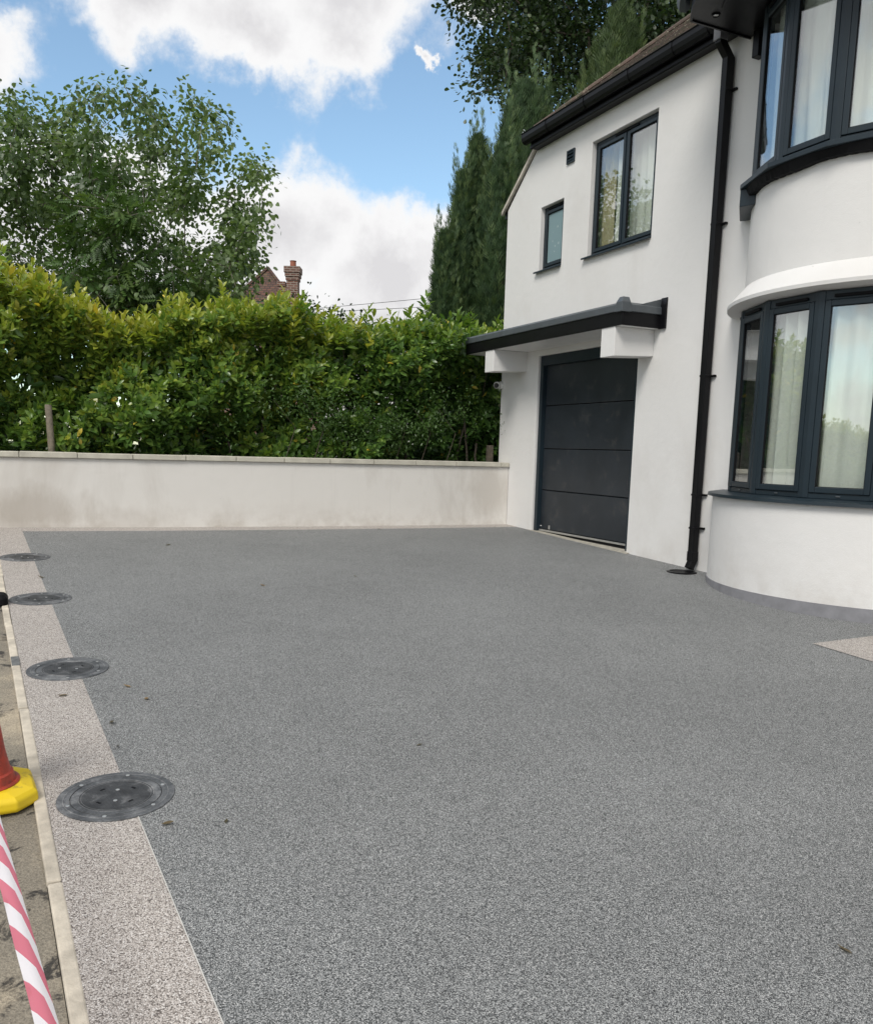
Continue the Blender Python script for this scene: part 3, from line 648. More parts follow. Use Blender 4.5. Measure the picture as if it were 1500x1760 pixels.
for r_, z_ in ((SO-.25, 3.9835),):
    mb = MB(); mb.loft([[bp(r_, a, Z(z_-.012)), bp(r_+.012, a, Z(z_-.012)), bp(r_+.012, a, Z(z_+.001)), bp(r_, a, Z(z_+.001))] for a in [34 - 68*i/30 for i in range(31)]]); mb.build('soffit_joint', M['black'], sof)

# --- roofs
PT = math.tan(R_(37.5)); CPT, SPT = math.cos(R_(39.5)), math.sin(R_(39.5))
m, t, b, oc, _ = newmat('brown_clay_tile'); M['tile'] = m
rnd = t.node('ShaderNodeObjectInfo').outputs['Random']
c = t.ramp(rnd, [(0, (0.060, 0.045, 0.040)), (0.5, (0.092, 0.062, 0.052)), (1, (0.13, 0.088, 0.072))])
wp = t.node('ShaderNodeNewGeometry').outputs['Position']
c = t.mix(t.ramp(t.noise(wp, 9, 6, .7), [(0.44, 0), (0.60, 0.9)]), c, (0.055, 0.055, 0.032))
c = t.mix(t.ramp(t.noise(wp, 26, 4, .6), [(0.60, 0), (0.68, 0.8)]), c, (0.42, 0.40, 0.30))
t.set(b, 'Base Color', c); b.inputs['Roughness'].default_value = 0.9; bump(t, b, t.noise(wp, 60, 4, .7), .6, .01)
EY, EZ = .165, 4.25                         # tile edge over the gutter (y, z)
def roof_pt(x, s, off=0.0): return Vector((x, EY - s*CPT - off*SPT*-1*0 + off*SPT, Z(EZ) + s*SPT + off*CPT))
HX = lambda y: .30 + (y - EY)                # hip line in plan
ridge_s = 3.1
mb = MB(); hipx = lambda s: .22 - s*CPT
mb.add([roof_pt(.22, 0, -.03), roof_pt(-3.6, 0, -.03), roof_pt(-3.6, ridge_s, -.03), roof_pt(hipx(ridge_s), ridge_s, -.03)], [(0, 3, 2, 1)])
top_z = roof_pt(0, ridge_s).z; top_y = roof_pt(0, ridge_s).y
# left slope, cut flush with the front wall (verge) and down to the side eaves
def lz(x): return 4.205 - PT*(x - .30)
mb.add([(1.26, .03, Z(lz(1.26)-.03)), (.22, .03, Z(lz(.22)-.03)), (hipx(ridge_s), top_y, top_z-.03), (1.26, -8.0, Z(lz(1.26)-.03)), (hipx(ridge_s), -8.0, top_z-.03)], [(0, 1, 2, 4, 3)])
mb.add([(hipx(ridge_s), top_y, top_z-.03), (-3.6, top_y, top_z-.03), (-3.6, -8.0, top_z-.03), (hipx(ridge_s), -8.0, top_z-.03)], [(0, 1, 2, 3)])
mb.add([(-3.52, .95, Z(4.22)), (-12.3, .95, Z(4.22)), (-12.3, -3.0, Z(4.22)+3.95*PT), (-3.52, -3.0, Z(4.22)+3.95*PT), (-3.52, -8.2, Z(4.22)), (-12.3, -8.2, Z(4.22))], [(0, 3, 2, 1), (3, 4, 5, 2), (0, 4, 3)])
roof = mb.build('roof', M['tile'], house)
TW, GA = .168, .102
tm = MB(); tm.prism([(-TW/2+.002, 0, 0), (-TW/2+.002, .14*CPT*-1, .14*SPT-.010), (-TW/2+.002, .14*CPT*-1, .14*SPT+.003-.010), (-TW/2+.002, 0.002, .013)], (TW-.004, 0, 0))
tile_me = tm.mesh('tile', M['tile'])
rest = MB(); cnt = 0
for j in range(int(ridge_s/GA)):
    s = j*GA; xs = .22 - s*CPT - .02; x = xs - (TW/2 if j % 2 else 0) - TW/2
    while x > -3.52:
        p = roof_pt(x, s, random.uniform(-.002, .005))
        if cnt < 290:
            o = link('tile', tile_me, roof, loc=p); o.rotation_euler = (random.uniform(-.02, .02), random.uniform(-.012, .012), random.uniform(-.012, .012)); cnt += 1
        else: rest.add([Vector(v)+p for v in tm.v], tm.f)
        x -= TW
ro = rest.build('tile_courses', M['tile'], roof); tag(ro, kind='stuff')
vt = MB()  # tile courses of the left slope, seen edge-on at the verge
for i in range(11):
    xa = 1.30 - i*.102; za = lz(xa)+.004
    vt.prism([(xa, .036, Z(za)), (xa-.16, .036, Z(lz(xa-.16)+.004-.004)), (xa-.16, .036, Z(lz(xa-.16)+.014)), (xa, .036, Z(za+.016))], (0, -1.2 - .0*i, 0))
tag(vt.build('side_tile_courses', M['tile'], roof), kind='stuff')
mb = MB(); mb.prism([(1.27, .004, Z(lz(1.27)-.052)), (.36, .004, Z(lz(.36)-.052)), (.36, .004, Z(lz(.36)+.003)), (1.27, .004, Z(lz(1.27)+.003))], (0, .040, 0)); mb.build('verge_mortar', M['verge'], roof, bevel=.003)
for i in range(10): # hip tiles
    s = i*.30; p = Vector((hipx(s), EY - s*CPT, Z(EZ)+s*SPT+.035)); q = Vector((hipx(s+.32), EY-(s+.32)*CPT, Z(EZ)+(s+.32)*SPT+.028)); ax = (q-p).normalized(); sd = ax.cross(Vector((0, 0, 1))).normalized(); up = sd.cross(ax)
    mb = MB(); prf = [(math.cos(R_(a))*.10, math.sin(R_(a))*.055-.045) for a in range(-10, 191, 25)]
    mb.loft([[pp + sd*x + up*y for x, y in prf] + [pp + sd*x*.86 + up*(y-.012) for x, y in prf[::-1]] for pp in (p, q)]); mb.build('hip_tile', M['tile'], roof)
mb = MB(); mb.box(1.153, 1.24, -7.9, -.005, Z(3.36), Z(3.45)); mb.build('side_eaves', M['black'], house)

# ------------------------------------------------------------------ curtains
def curtain(name, path, z0, z1, mat, label, folds, amp, seed, gather=0.0):
    rr = random.Random(seed); n = folds*10; mb = MB(); rows = 14; P = []
    ph = [rr.uniform(0, 6.28) for _ in range(4)]
    for i in range(n+1):
        s = i/n; f = s*(len(path)-1); k = min(int(f), len(path)-2); q = Vector(path[k]).lerp(Vector(path[k+1]), f-k)
        tn = (Vector(path[k+1])-Vector(path[k])).normalized(); nr = Vector((-tn.y, tn.x, 0)); P.append((q, nr, s))
    for j in range(rows+1):
        tz = j/rows
        for q, nr, s in P:
            wv = math.sin(s*folds*6.283 + ph[0] + .6*math.sin(tz*2.1+ph[1])*(1-tz)) * amp*(.75+.45*math.sin(s*9+ph[2])) + .012*math.sin(s*23+tz*5+ph[3])*(1-tz)
            p = q + nr*wv; mb.v.append((p.x, p.y, z0 + (z1-z0)*tz))
    for j in range(rows):
        for i in range(n): a = j*(n+1)+i; mb.f.append((a, a+1, a+n+2, a+n+1))
    o = mb.build(name, mat, smooth=True); return tag(o, label, 'curtain')
cpath = lambda a0, a1, r: [tuple(bp(r, a0+(a1-a0)*i/12)) for i in range(13)]
curtain('curtain', cpath(20, -11, 1.32), Z(-.75), Z(1.33), M['curtain'], 'pale hanging curtain behind the second pane of the lower bay window', 5, .035, 3)
curtain('curtain', cpath(-12.5, -56, 1.31), Z(-.75), Z(1.33), M['curtain'], 'pale hanging curtain behind the wide right pane of the lower bay window', 6, .045, 4)
curtain('curtain', cpath(31, -9, 1.31), Z(2.43), Z(3.92), M['curtain'], 'pale curtain behind the left panes of the upper bay window', 6, .035, 5)
curtain('curtain', cpath(-13, -56, 1.31), Z(2.43), Z(3.92), M['curtain'], 'pale curtain behind the right panes of the upper bay window', 6, .04, 6)
curtain('curtain', [(-.95, -.20, 0), (-1.16, -.205, 0)], Z(2.30), Z(3.88), M['curtain2'], 'straw coloured curtain at the left edge of the tall upstairs window', 3, .03, 8)
curtain('curtain', [(-1.18, -.22, 0), (-2.16, -.22, 0)], Z(2.30), Z(3.88), M['curtain'], 'sheer pale curtain across the tall upstairs window above the garage', 7, .022, 9)

# ------------------------------------------------------------------ boundary wall
bw = empty('boundary_wall', (.95, 3.5, gz(.95, 3.5)), 'low pale rendered boundary wall with stone coping below the hedge', 'wall')
mb = MB(); mb.box(.823, 1.06, .004, 8.6, Z(-1.4), Z(-.213)); mb.build('wall_body', M['wall_render'], bw, bevel=.006)
edges = [-.012, .141] + [.872 + .6275*i for i in range(13)]
for a, b2 in zip(edges[:-1], edges[1:]):
    dz = random.uniform(-.003, .003); dy = random.uniform(-.004, .004)
    mb = MB(); mb.box(.790+dy, 1.095+dy, max(a, .004)+.004, b2-.004, Z(-.2125)+.0005, Z(-.146)+dz); mb.build('coping_stone', M['stone'], bw, bevel=.007)
mb = MB(); mb.box(.81, 1.08, .004, 8.6, Z(-.2128), Z(-.160)); mb.build('mortar_bed', M['threshold'], bw)

# ------------------------------------------------------------------ inspection covers
def cover_mat(name, lo, mid, hi, a, b_):
    m, t, b, oc, _ = newmat(name)
    c = t.ramp(t.noise(oc, 11, 7, .68, .5), [(a, lo), ((a+b_)/2, mid), (b_, hi)])
    grit = t.noise(oc, 130, 3, .6); c = t.mix(1.0, c, t.ramp(grit, [(.3, .75), (.7, 1.25)]), 'MULTIPLY')
    t.set(b, 'Base Color', c); b.inputs['Roughness'].default_value = 0.6
    chk = t.node('ShaderNodeTexVoronoi', distance='CHEBYCHEV', inp={'Vector': oc, 'Scale': 85.0, 'Randomness': 0.0}); bump(t, b, chk.outputs['Distance'], .5, .004); return m
M['cover'] = cover_mat('dusty_cover_frame', (0.042, 0.045, 0.049), (0.092, 0.097, 0.103), (0.20, 0.205, 0.21), .36, .66)
M['cover_lid'] = cover_mat('dark_cover_lid', (0.022, 0.023, 0.025), (0.050, 0.052, 0.055), (0.17, 0.172, 0.175), .40, .72)
M['cover_edge'] = cover_mat('worn_cover_edge', (0.10, 0.104, 0.108), (0.17, 0.175, 0.18), (0.28, 0.28, 0.28), .35, .65)
def cover_root(u, v, label, rz):
    e = .05; nx = -(gz(u+e, v)-gz(u-e, v))/(2*e); ny = -(gz(u, v+e)-gz(u, v-e))/(2*e)
    q = Vector((nx, ny, 1)).normalized().to_track_quat('Z', 'Y'); o = empty('inspection_cover', (u, v, gz(u, v)+.0015), label, 'manhole cover', 'round covers along the buff border')
    o.rotation_euler = (q @ Matrix.Rotation(rz, 3, 'Z').to_quaternion()).to_euler(); return o
def annulus(r0, r1, zt, zb=-.02, ch=.0012): return MB().lathe([(r0, zb), (r1, zb), (r1, zt-ch), (r1-ch, zt), (r0+ch, zt), (r0, zt-ch), (r0, zb)], 64, (0, 0, 0), False)
fr_me = annulus(.176, .2255, .0035).mesh('frame', M['cover'], False)
COVER_BITS = [('lid', MB().lathe([(.1745, -.02), (.1745, .0012), (.1735, .0024), (.0005, .0024)], 64).mesh('lid', M['cover_lid'], False)),
              ('edge_ring', annulus(.1985, .2015, .0046, .002, .0005).mesh('edge_ring', M['cover_edge'])), ('edge_ring', annulus(.1425, .1450, .0038, .001, .0005).mesh('edge_ring', M['cover_edge'])),
              ('edge_ring', annulus(.1330, .1345, .0036, .001, .0004).mesh('edge_ring', M['cover_edge'])), ('lid_ring', annulus(.146, .172, .0032, .001, .0008).mesh('lid_ring', M['cover']))]
for k_ in range(4):
    a_ = k_*1.571+.4; COVER_BITS.append(('keyhole', MB().box(-.011, .011, -.005, .005, .0012, .0030).mesh('keyhole', M['gasket'])))
bolt_me = MB().lathe([(.008, 0), (.008, .0022), (.005, .0030)], 12).mesh('bolt', M['alu'])
for u, v, label, rz in ((-6.90, 6.124, 'nearest round grey inspection cover, beside the yellow cone base', .5), (-5.063, 6.237, 'second nearest round grey inspection cover on the border joint', 1.7),
                        (-3.11, 6.363, 'third round inspection cover from the camera on the border joint', 2.6), (-1.21, 6.482, 'farthest round inspection cover, closest to the boundary wall', .9)):
    r = cover_root(u, v, label, rz)
    link('frame', fr_me, r, True); kh = 0
    for nm, me_ in COVER_BITS:
        o = link(nm, me_, r, True)
        if nm == 'keyhole': a_ = kh*1.571+.4; o.location = (.085*math.cos(a_), .085*math.sin(a_), 0); o.rotation_euler = (0, 0, a_+1.57); kh += 1
    for k in range(6): link('bolt', bolt_me, r, True, (.1875*math.cos(k*1.05), .1875*math.sin(k*1.05), .0032))
    for k in range(2): link('bolt', bolt_me, r, True, (.05*math.cos(k*3.14+1.2), .05*math.sin(k*3.14+1.2), .0022))

# ------------------------------------------------------------------ cone, tape, black weight
m, t, b, oc, _ = newmat('scuffed_red_plastic'); M['redpl'] = m
t.set(b, 'Base Color', t.mix(t.ramp(t.noise(oc, 9, 7, .7), [(0.45, 0), (0.66, .75)]), (0.40, 0.045, 0.022), (0.085, 0.030, 0.022))); b.inputs['Roughness'].default_value = .5
m, t, b, oc, _ = newmat('scuffed_yellow_plastic'); M['yelpl'] = m
t.set(b, 'Base Color', t.mix(t.ramp(t.noise(oc, 14, 7, .72), [(0.55, 0), (0.70, .8)]), (0.72, 0.52, 0.010), (0.20, 0.155, 0.035))); b.inputs['Roughness'].default_value = .5; bump(t, b, t.noise(oc, 40, 4), .15, .004)
cn = empty('traffic_cone', (-6.735, 6.625, gz(-6.735, 6.625)-.008), 'scuffed red traffic cone with yellow base standing on the pavement', 'traffic cone', rot=(0, 0, .10))
def chsq(h, c, z): return [(h, -h+c, z), (h, h-c, z), (h-c, h, z), (-h+c, h, z), (-h, h-c, z), (-h, -h+c, z), (-h+c, -h, z), (h-c, -h, z)]
mb = MB(); mb.loft([chsq(.196, .075, .0), chsq(.205, .08, .012), chsq(.203, .08, .045), chsq(.190, .075, .060), chsq(.15, .06, .072)]); o_ = mb.build('base', M['yelpl'], cn, local=True); bev(o_, .03, 4); o_.modifiers[0].limit_method = 'ANGLE'
mb = MB(); mb.lathe([(.150, .066), (.152, .076), (.146, .082), (.136, .080), (.133, .086), (.128, .112), (.120, .118)], 40); mb.build('skirt', M['redpl'], cn, local=True, smooth=True)
mb = MB(); mb.lathe([(.122, .11), (.117, .125), (.102, .20), (.079, .37), (.054, .56), (.034, .72), (.030, .745), (.022, .748), (.020, .70)], 40); mb.build('cone_body', M['redpl'], cn, local=True, smooth=True)
mb = MB(); mb.lathe([(.0805, .36), (.0815, .36), (.0560, .56), (.0550, .56)], 40); mb.build('reflective_sleeve', M['white_plastic'], cn, local=True, smooth=True)

m, t, b, oc, out = newmat('hazard_tape'); M['tape'] = m
uv = t.node('ShaderNodeAttribute', attribute_name='tapeuv').outputs['Vector']; sp = t.node('ShaderNodeSeparateXYZ', inp={0: uv})
st = t.math('FRACT', t.math('ADD', t.math('MULTIPLY', sp.outputs[0], 1/.200), t.math('MULTIPLY', sp.outputs[1], -.42)))
c = t.mix(t.ramp(st, [(0.49, 0), (0.505, 1)]), (0.80, 0.78, 0.81), (0.66, 0.19, 0.25))
t.set(b, 'Base Color', c); b.inputs['Roughness'].default_value = .25
tl = t.node('ShaderNodeBsdfTranslucent'); t.set(tl, 'Color', c); mx = t.node('ShaderNodeMixShader', inp={0: .3}); t.l.new(b.outputs[0], mx.inputs[1]); t.l.new(tl.outputs[0], mx.inputs[2]); t.l.new(mx.outputs[0], out.inputs[0])
# ribbon from the cone head down past the photographer, with one edge folded over
A0, A1 = Vector((-7.284, 6.610, H-.985)), Vector((-8.72, 6.383, H-1.262))
st0 = Vector((-6.79, 6.615, H-.80))
pts = [st0] + [A0.lerp(A1, i/40) + Vector((0, 0, -.012*math.sin(math.pi*i/40))) for i in range(41)] + [A1 + (A1-A0).normalized()*.5]
mb = MB(); tuv = []; L = 0.0; prev = pts[0]
toc = Vector((CU, CV, H))
for i, p in enumerate(pts):
    L += (p-prev).length; prev = p
    ax = (pts[min(i+1, len(pts)-1)]-pts[max(i-1, 0)]).normalized(); vw = (toc-p).normalized()
    sd = Vector((.05, -1, .25)); sd = (sd - ax*sd.dot(ax)).normalized(); nn = sd.cross(ax).normalized()
    if nn.dot(vw) < 0: nn = -nn
    k = .006*math.sin(i*.7); tw = .031
    for x, y, q in ((-tw/2, k, 0), (-tw/6, .003, .3), (tw/6, .003, .65), (tw/2, .0, 1.0), (tw/2+.012, -.012, 2.4)):
        mb.v.append(tuple(p + sd*x + nn*y)); tuv.append((L, q, 0))
for i in range(len(pts)-1):
    for j in range(4): a = i*5+j; mb.f.append((a, a+1, a+6, a+5))
tape = mb.build('barrier_tape', M['tape'], smooth=True); tag(tape, 'red and white striped barrier tape running down from the cone at the left edge', 'tape')
at = tape.data.attributes.new('tapeuv', 'FLOAT_VECTOR', 'POINT'); at.data.foreach_set('vector', [x for q in tuv for x in q])
bk = empty('barrier_weight', (-3.20, 6.70, gz(-3.2, 6.7)-.008), 'black rubber barrier weight on the pavement at the left edge, beside the third cover', 'barrier weight')
mb = MB(); mb.loft([chsq(.11, .03, 0), chsq(.11, .03, .055), chsq(.085, .025, .085)]); mb.build('rubber_block', M['gasket'], bk, bevel=.01, local=True)
mb = MB(); mb.lathe([(.035, .08), (.035, .12), (.02, .122), (.02, .085)], 20); mb.build('socket', M['gasket'], bk, local=True)

# ------------------------------------------------------------------ foliage machinery
def foliage_mesh(name, tmpl_v, tmpl_f, pos, rot, scl, tint, mat):
    """pos (n,3), rot (n,3,3), scl (n,) or (n,3): one mesh holding n copies of a leaf shape"""
    tv = np.asarray(tmpl_v, float); n = len(pos); k = len(tv)
    scl = np.asarray(scl, float); scl = scl[:, None, None] if scl.ndim == 1 else scl[:, None, :]
    vv = np.einsum('nij,nkj->nki', rot, tv[None]*scl) + pos[:, None, :]
    me = bpy.data.meshes.new(name)
    fl = [len(f) for f in tmpl_f]; flat = np.concatenate([np.asarray(f) for f in tmpl_f])
    loops = (flat[None, :] + (np.arange(n)*k)[:, None]).ravel()
    starts = np.concatenate([[0], np.cumsum(np.tile(fl, n))[:-1]])
    me.vertices.add(n*k); me.vertices.foreach_set('co', vv.ravel())
    me.loops.add(len(loops)); me.loops.foreach_set('vertex_index', loops.astype(np.int32))
    me.polygons.add(n*len(fl)); me.polygons.foreach_set('loop_start', starts.astype(np.int32)); me.polygons.foreach_set('loop_total', np.tile(fl, n).astype(np.int32))
    me.update(calc_edges=True)
    ca = me.color_attributes.new('tint', 'FLOAT_COLOR', 'POINT'); c = np.repeat(np.asarray(tint), k)
    ca.data.foreach_set('color', np.stack([c, c, c, np.ones_like(c)], 1).ravel().astype(np.float32))
    me.materials.append(mat); me.polygons.foreach_set('use_smooth', [True]*len(me.polygons)); return me
def frames(dirs, ups, roll=None):
    """columns: x = along the leaf, y = across, z = leaf normal"""
    x = dirs/np.linalg.norm(dirs, axis=1)[:, None]; y = np.cross(ups, x); y /= np.linalg.norm(y, axis=1)[:, None]+1e-9; z = np.cross(x, y)
    if roll is not None: c, s = np.cos(roll)[:, None], np.sin(roll)[:, None]; y, z = y*c+z*s, z*c-y*s
    return np.stack([x, y, z], 2)
LAUREL_V = [(0,0,0), (.30,.17,.035), (.30,0,0), (.30,-.17,.035), (.68,.19,.02), (.68,0,-.02), (.68,-.19,.02), (1.0,0,-.09)]
LAUREL_F = [(0,2,1), (0,3,2), (1,2,5,4), (2,3,6,5), (4,5,7), (5,6,7)]
HEART_V = [(0,0,0), (-.06,.26,.02), (.25,.44,.03), (.62,.32,0), (1.0,0,-.12), (.62,-.32,0), (.25,-.44,.03), (-.06,-.26,.02), (.35,0,-.05)]
HEART_F = [(0,8,2,1), (8,4,3,2), (0,7,6,8), (8,6,5,4)]
OAK_V = [(0,0,0), (.2,.16,.02), (.45,.30,.0), (.7,.34,.02), (1.0,.08,-.04), (.95,-.15,-.03), (.7,-.33,.02), (.42,-.27,0), (.2,-.16,.02), (.55,0,-.04)]
OAK_F = [(0,9,2,1), (9,4,3,2), (0,8,7,9), (9,7,6,5), (9,5,4)]
def unit(v): return v/(np.linalg.norm(v, axis=-1, keepdims=True)+1e-9)

def grow(base, trunk, centers, r_tip, name, label, cat, leaf, bark, group=None, thick=.03, jit=.12, rmax=None):
    """branch skeleton reaching every leaf cluster, then trunk, limbs and crown as parts"""
    root = empty(name, base, label, cat, group)
    nodes = [Vector(base)] + [Vector(p) for p in trunk]; par = [-1] + list(range(len(trunk)))
    ends = []; tr_n = len(nodes)
    cs = sorted([Vector(c) for c in centers], key=lambda c: (c - nodes[-1]).length)
    arr = np.array([tuple(p) for p in nodes])
    for c in cs:
        d = np.linalg.norm(arr - np.array(c), axis=1); d = d + 0.35*np.maximum(0, arr[:, 2] - c.z); d[0] = 1e9
        k = int(np.argmin(d)); a = nodes[k]; ln = (c-a).length; m_ = max(1, int(ln/.55)); last = k; new = []
        for i in range(1, m_+1):
            q = a.lerp(c, i/m_)
            if i < m_: q += Vector((random.gauss(0, jit*.5), random.gauss(0, jit*.5), random.gauss(0, jit*.4)+.06*ln*math.sin(math.pi*i/m_)*.5))
            nodes.append(q); par.append(last); last = len(nodes)-1; new.append(tuple(q))
        arr = np.vstack([arr, np.array(new)]); ends.append(last)
    area = [0.0]*len(nodes)
    for i in range(len(nodes)-1, 0, -1):
        if area[i] == 0: area[i] = r_tip**2
        area[par[i]] += area[i]*1.02
    rad = [min(math.sqrt(a), rmax or 9) for a in area]
    mt, ml = MB(), MB()
    for i in range(1, len(nodes)):
        (mt if i < tr_n else ml).tube([nodes[par[i]], nodes[i]], [min(rad[par[i]], rad[i]*1.5), rad[i]], 5 if i >= tr_n else 9, False)
    mt.build('trunk', bark, root, smooth=True); ml.build('limbs', bark, root, smooth=True)
    return root, [(nodes[e], (nodes[e]-nodes[par[e]]).normalized()) for e in ends]
def crown(root, tips, per, spread, size, tmpl, mat, droop=.35, seed=1, name='crown', backset=.5):
    g = np.random.default_rng(seed); T = np.array([tuple(p) for p, _ in tips]); Dv = np.array([tuple(d) for _, d in tips]); n = len(T)*per
    pos = np.repeat(T, per, 0) + g.normal(0, 1, (n, 3))*spread*np.array([1, 1, .8]) - np.repeat(Dv, per, 0)*g.uniform(0, backset, (n, 1))
    out = unit(pos - np.repeat(T, per, 0) + np.repeat(Dv, per, 0)*.12); d = unit(out + g.normal(0, .45, (n, 3)) + np.array([0, 0, -droop]))
    up = unit(np.array([0, 0, 1.0]) + g.normal(0, .55, (n, 3)))
    tint = np.clip(np.repeat(g.uniform(.1, .8, len(T)), per) + g.normal(0, .16, n), 0, 1)
    me = foliage_mesh(name, tmpl[0], tmpl[1], pos, frames(d, up), g.uniform(.7, 1.2, n)*size, tint, mat)
    o = link(name, me, root); return o
def in_poly(x, y, P):
    r = False; j = len(P)-1
    for i in range(len(P)):
        if (P[i][1] > y) != (P[j][1] > y) and x < (P[j][0]-P[i][0])*(y-P[i][1])/(P[j][1]-P[i][1])+P[i][0]: r = not r
        j = i
    return r
def crown_points(P, dist, depth, n, seed, mind):
    """spread points through a crown whose profile seen from the street is P (right, up) in metres"""
    rr = random.Random(seed); out = []; xs = [p[0] for p in P]; ys = [p[1] for p in P]; tries = 0
    cx, cy = sum(xs)/len(xs), sum(ys)/len(ys); hw = (max(xs)-min(xs))/2
    while len(out) < n and tries < 60000:
        tries += 1; x = rr.uniform(min(xs), max(xs)); y = rr.uniform(min(ys), max(ys))
        if not in_poly(x, y, P): continue
        dd = depth*math.sqrt(max(.15, 1-((x-cx)/(hw*1.1))**2))*rr.uniform(-1, 1)
        s = (dist+dd)/dist; p = site(dist+dd, x*s, y*s)
        if all((p-q).length > mind for q in out[-220:]): out.append(p)
    return out
def bearing(x, y, dist):
    """(right, up) in metres of a sight line at a given distance ahead"""
    d = cf + cr*((x-750)/1490.0) + cu_*((1000-y)/1490.0); k = dist/d.dot(FH); return d.dot(RH)*k, d.z*k
def prof(px, dist): return [bearing(x, y, dist) for x, y in px]

# --- big loose broadleaf tree behind the hedge
PL = [(-260,240), (-150,170), (-70,215), (0,165), (40,135), (70,140), (85,190), (140,165), (195,118), (215,140), (240,165), (262,120), (285,108), (335,118), (338,160), (352,182), (352,200), (392,205), (398,232), (375,262), (382,275), (410,290), (432,270), (464,276), (450,318), (430,330), (455,385), (452,430), (440,470), (360,560), (-260,600)]
D1 = 15.0
pts = crown_points(prof(PL, D1), D1, 2.2, 350, 11, .27)
base = site(D1+.2, -4.9, -1.2)
root, tips = grow(base, [site(D1+.2, -4.85, .3), site(D1+.1, -4.7, 1.4), site(D1, -4.6, 2.2)], pts, .0050, 'broadleaf_tree', 'large loose broadleaf tree with heart-shaped leaves rising behind the left of the hedge', 'tree', None, M['twig'], jit=.16)
crown(root, tips, 100, .145, .075, (HEART_V, HEART_F), M['lime'], .55, 21, backset=.55)
# --- feathery young tree in front of it
PR = [(95,470), (110,380), (150,300), (195,262), (235,290), (262,350), (280,420), (330,480), (350,540), (95,560)]
D2 = 13.2
pts = crown_points(prof(PR, D2), D2, .7, 95, 12, .14); base = site(D2, -4.9, -1.15)
root, tips = grow(base, [site(D2, -4.9, .3), site(D2, -4.85, 1.3), site(D2, -4.85, 2.2)], pts, .0035, 'feathery_sapling', 'lighter green young tree with feathery leaves in front of the large broadleaf tree', 'tree', None, M['twig'], jit=.08)
pv, pf = [], []      # pinnate leaf
for i in range(7):
    for sgn in (1, -1):
        if i == 6 and sgn < 0: continue
        x = .18+.115*i; o = len(pv); ang = 62 if i < 6 else 0; dx, dy = math.cos(R_(ang)), math.sin(R_(ang))*sgn; ll = .30
        pv += [(x,0,-.12*x*x), (x+dx*ll*.5-dy*.055, dy*ll*.5+dx*.055, -.12*x*x-.02), (x+dx*ll, dy*ll, -.12*x*x-.06), (x+dx*ll*.5+dy*.055, dy*ll*.5-dx*.055, -.12*x*x-.02)]; pf.append((o, o+1, o+2, o+3))
crown(root, tips, 9, .09, .28, (pv, pf), M['rowan'], .25, 22, backset=.3)
# --- oak towering behind the house
PO = [(768,-20), (790,22), (776,28), (812,55), (800,78), (826,96), (812,112), (845,128), (840,142), (800,152), (822,172), (862,172), (905,160), (960,190), (1000,230), (1100,240), (1300,200), (1500,150), (1550,-250), (1300,-420), (950,-360), (800,-250), (750,-120)]
D3 = 24.0
pts = crown_points(prof(PO, D3), D3, 3.2, 820, 13, .28); base = site(D3+1, 6.5, -1.0)
root, tips = grow(base, [site(D3+1, 6.4, 3), site(D3+.8, 6.3, 7), site(D3+.5, 6.0, 10.5)], pts, .010, 'oak_tree', 'tall dark oak towering behind the house roof', 'tree', None, M['bark'], jit=.3, rmax=.38)
oak_crown = crown(root, tips, 130, .31, .122, (OAK_V, OAK_F), M['oak'], .2, 23, backset=.9)
oak_root = root

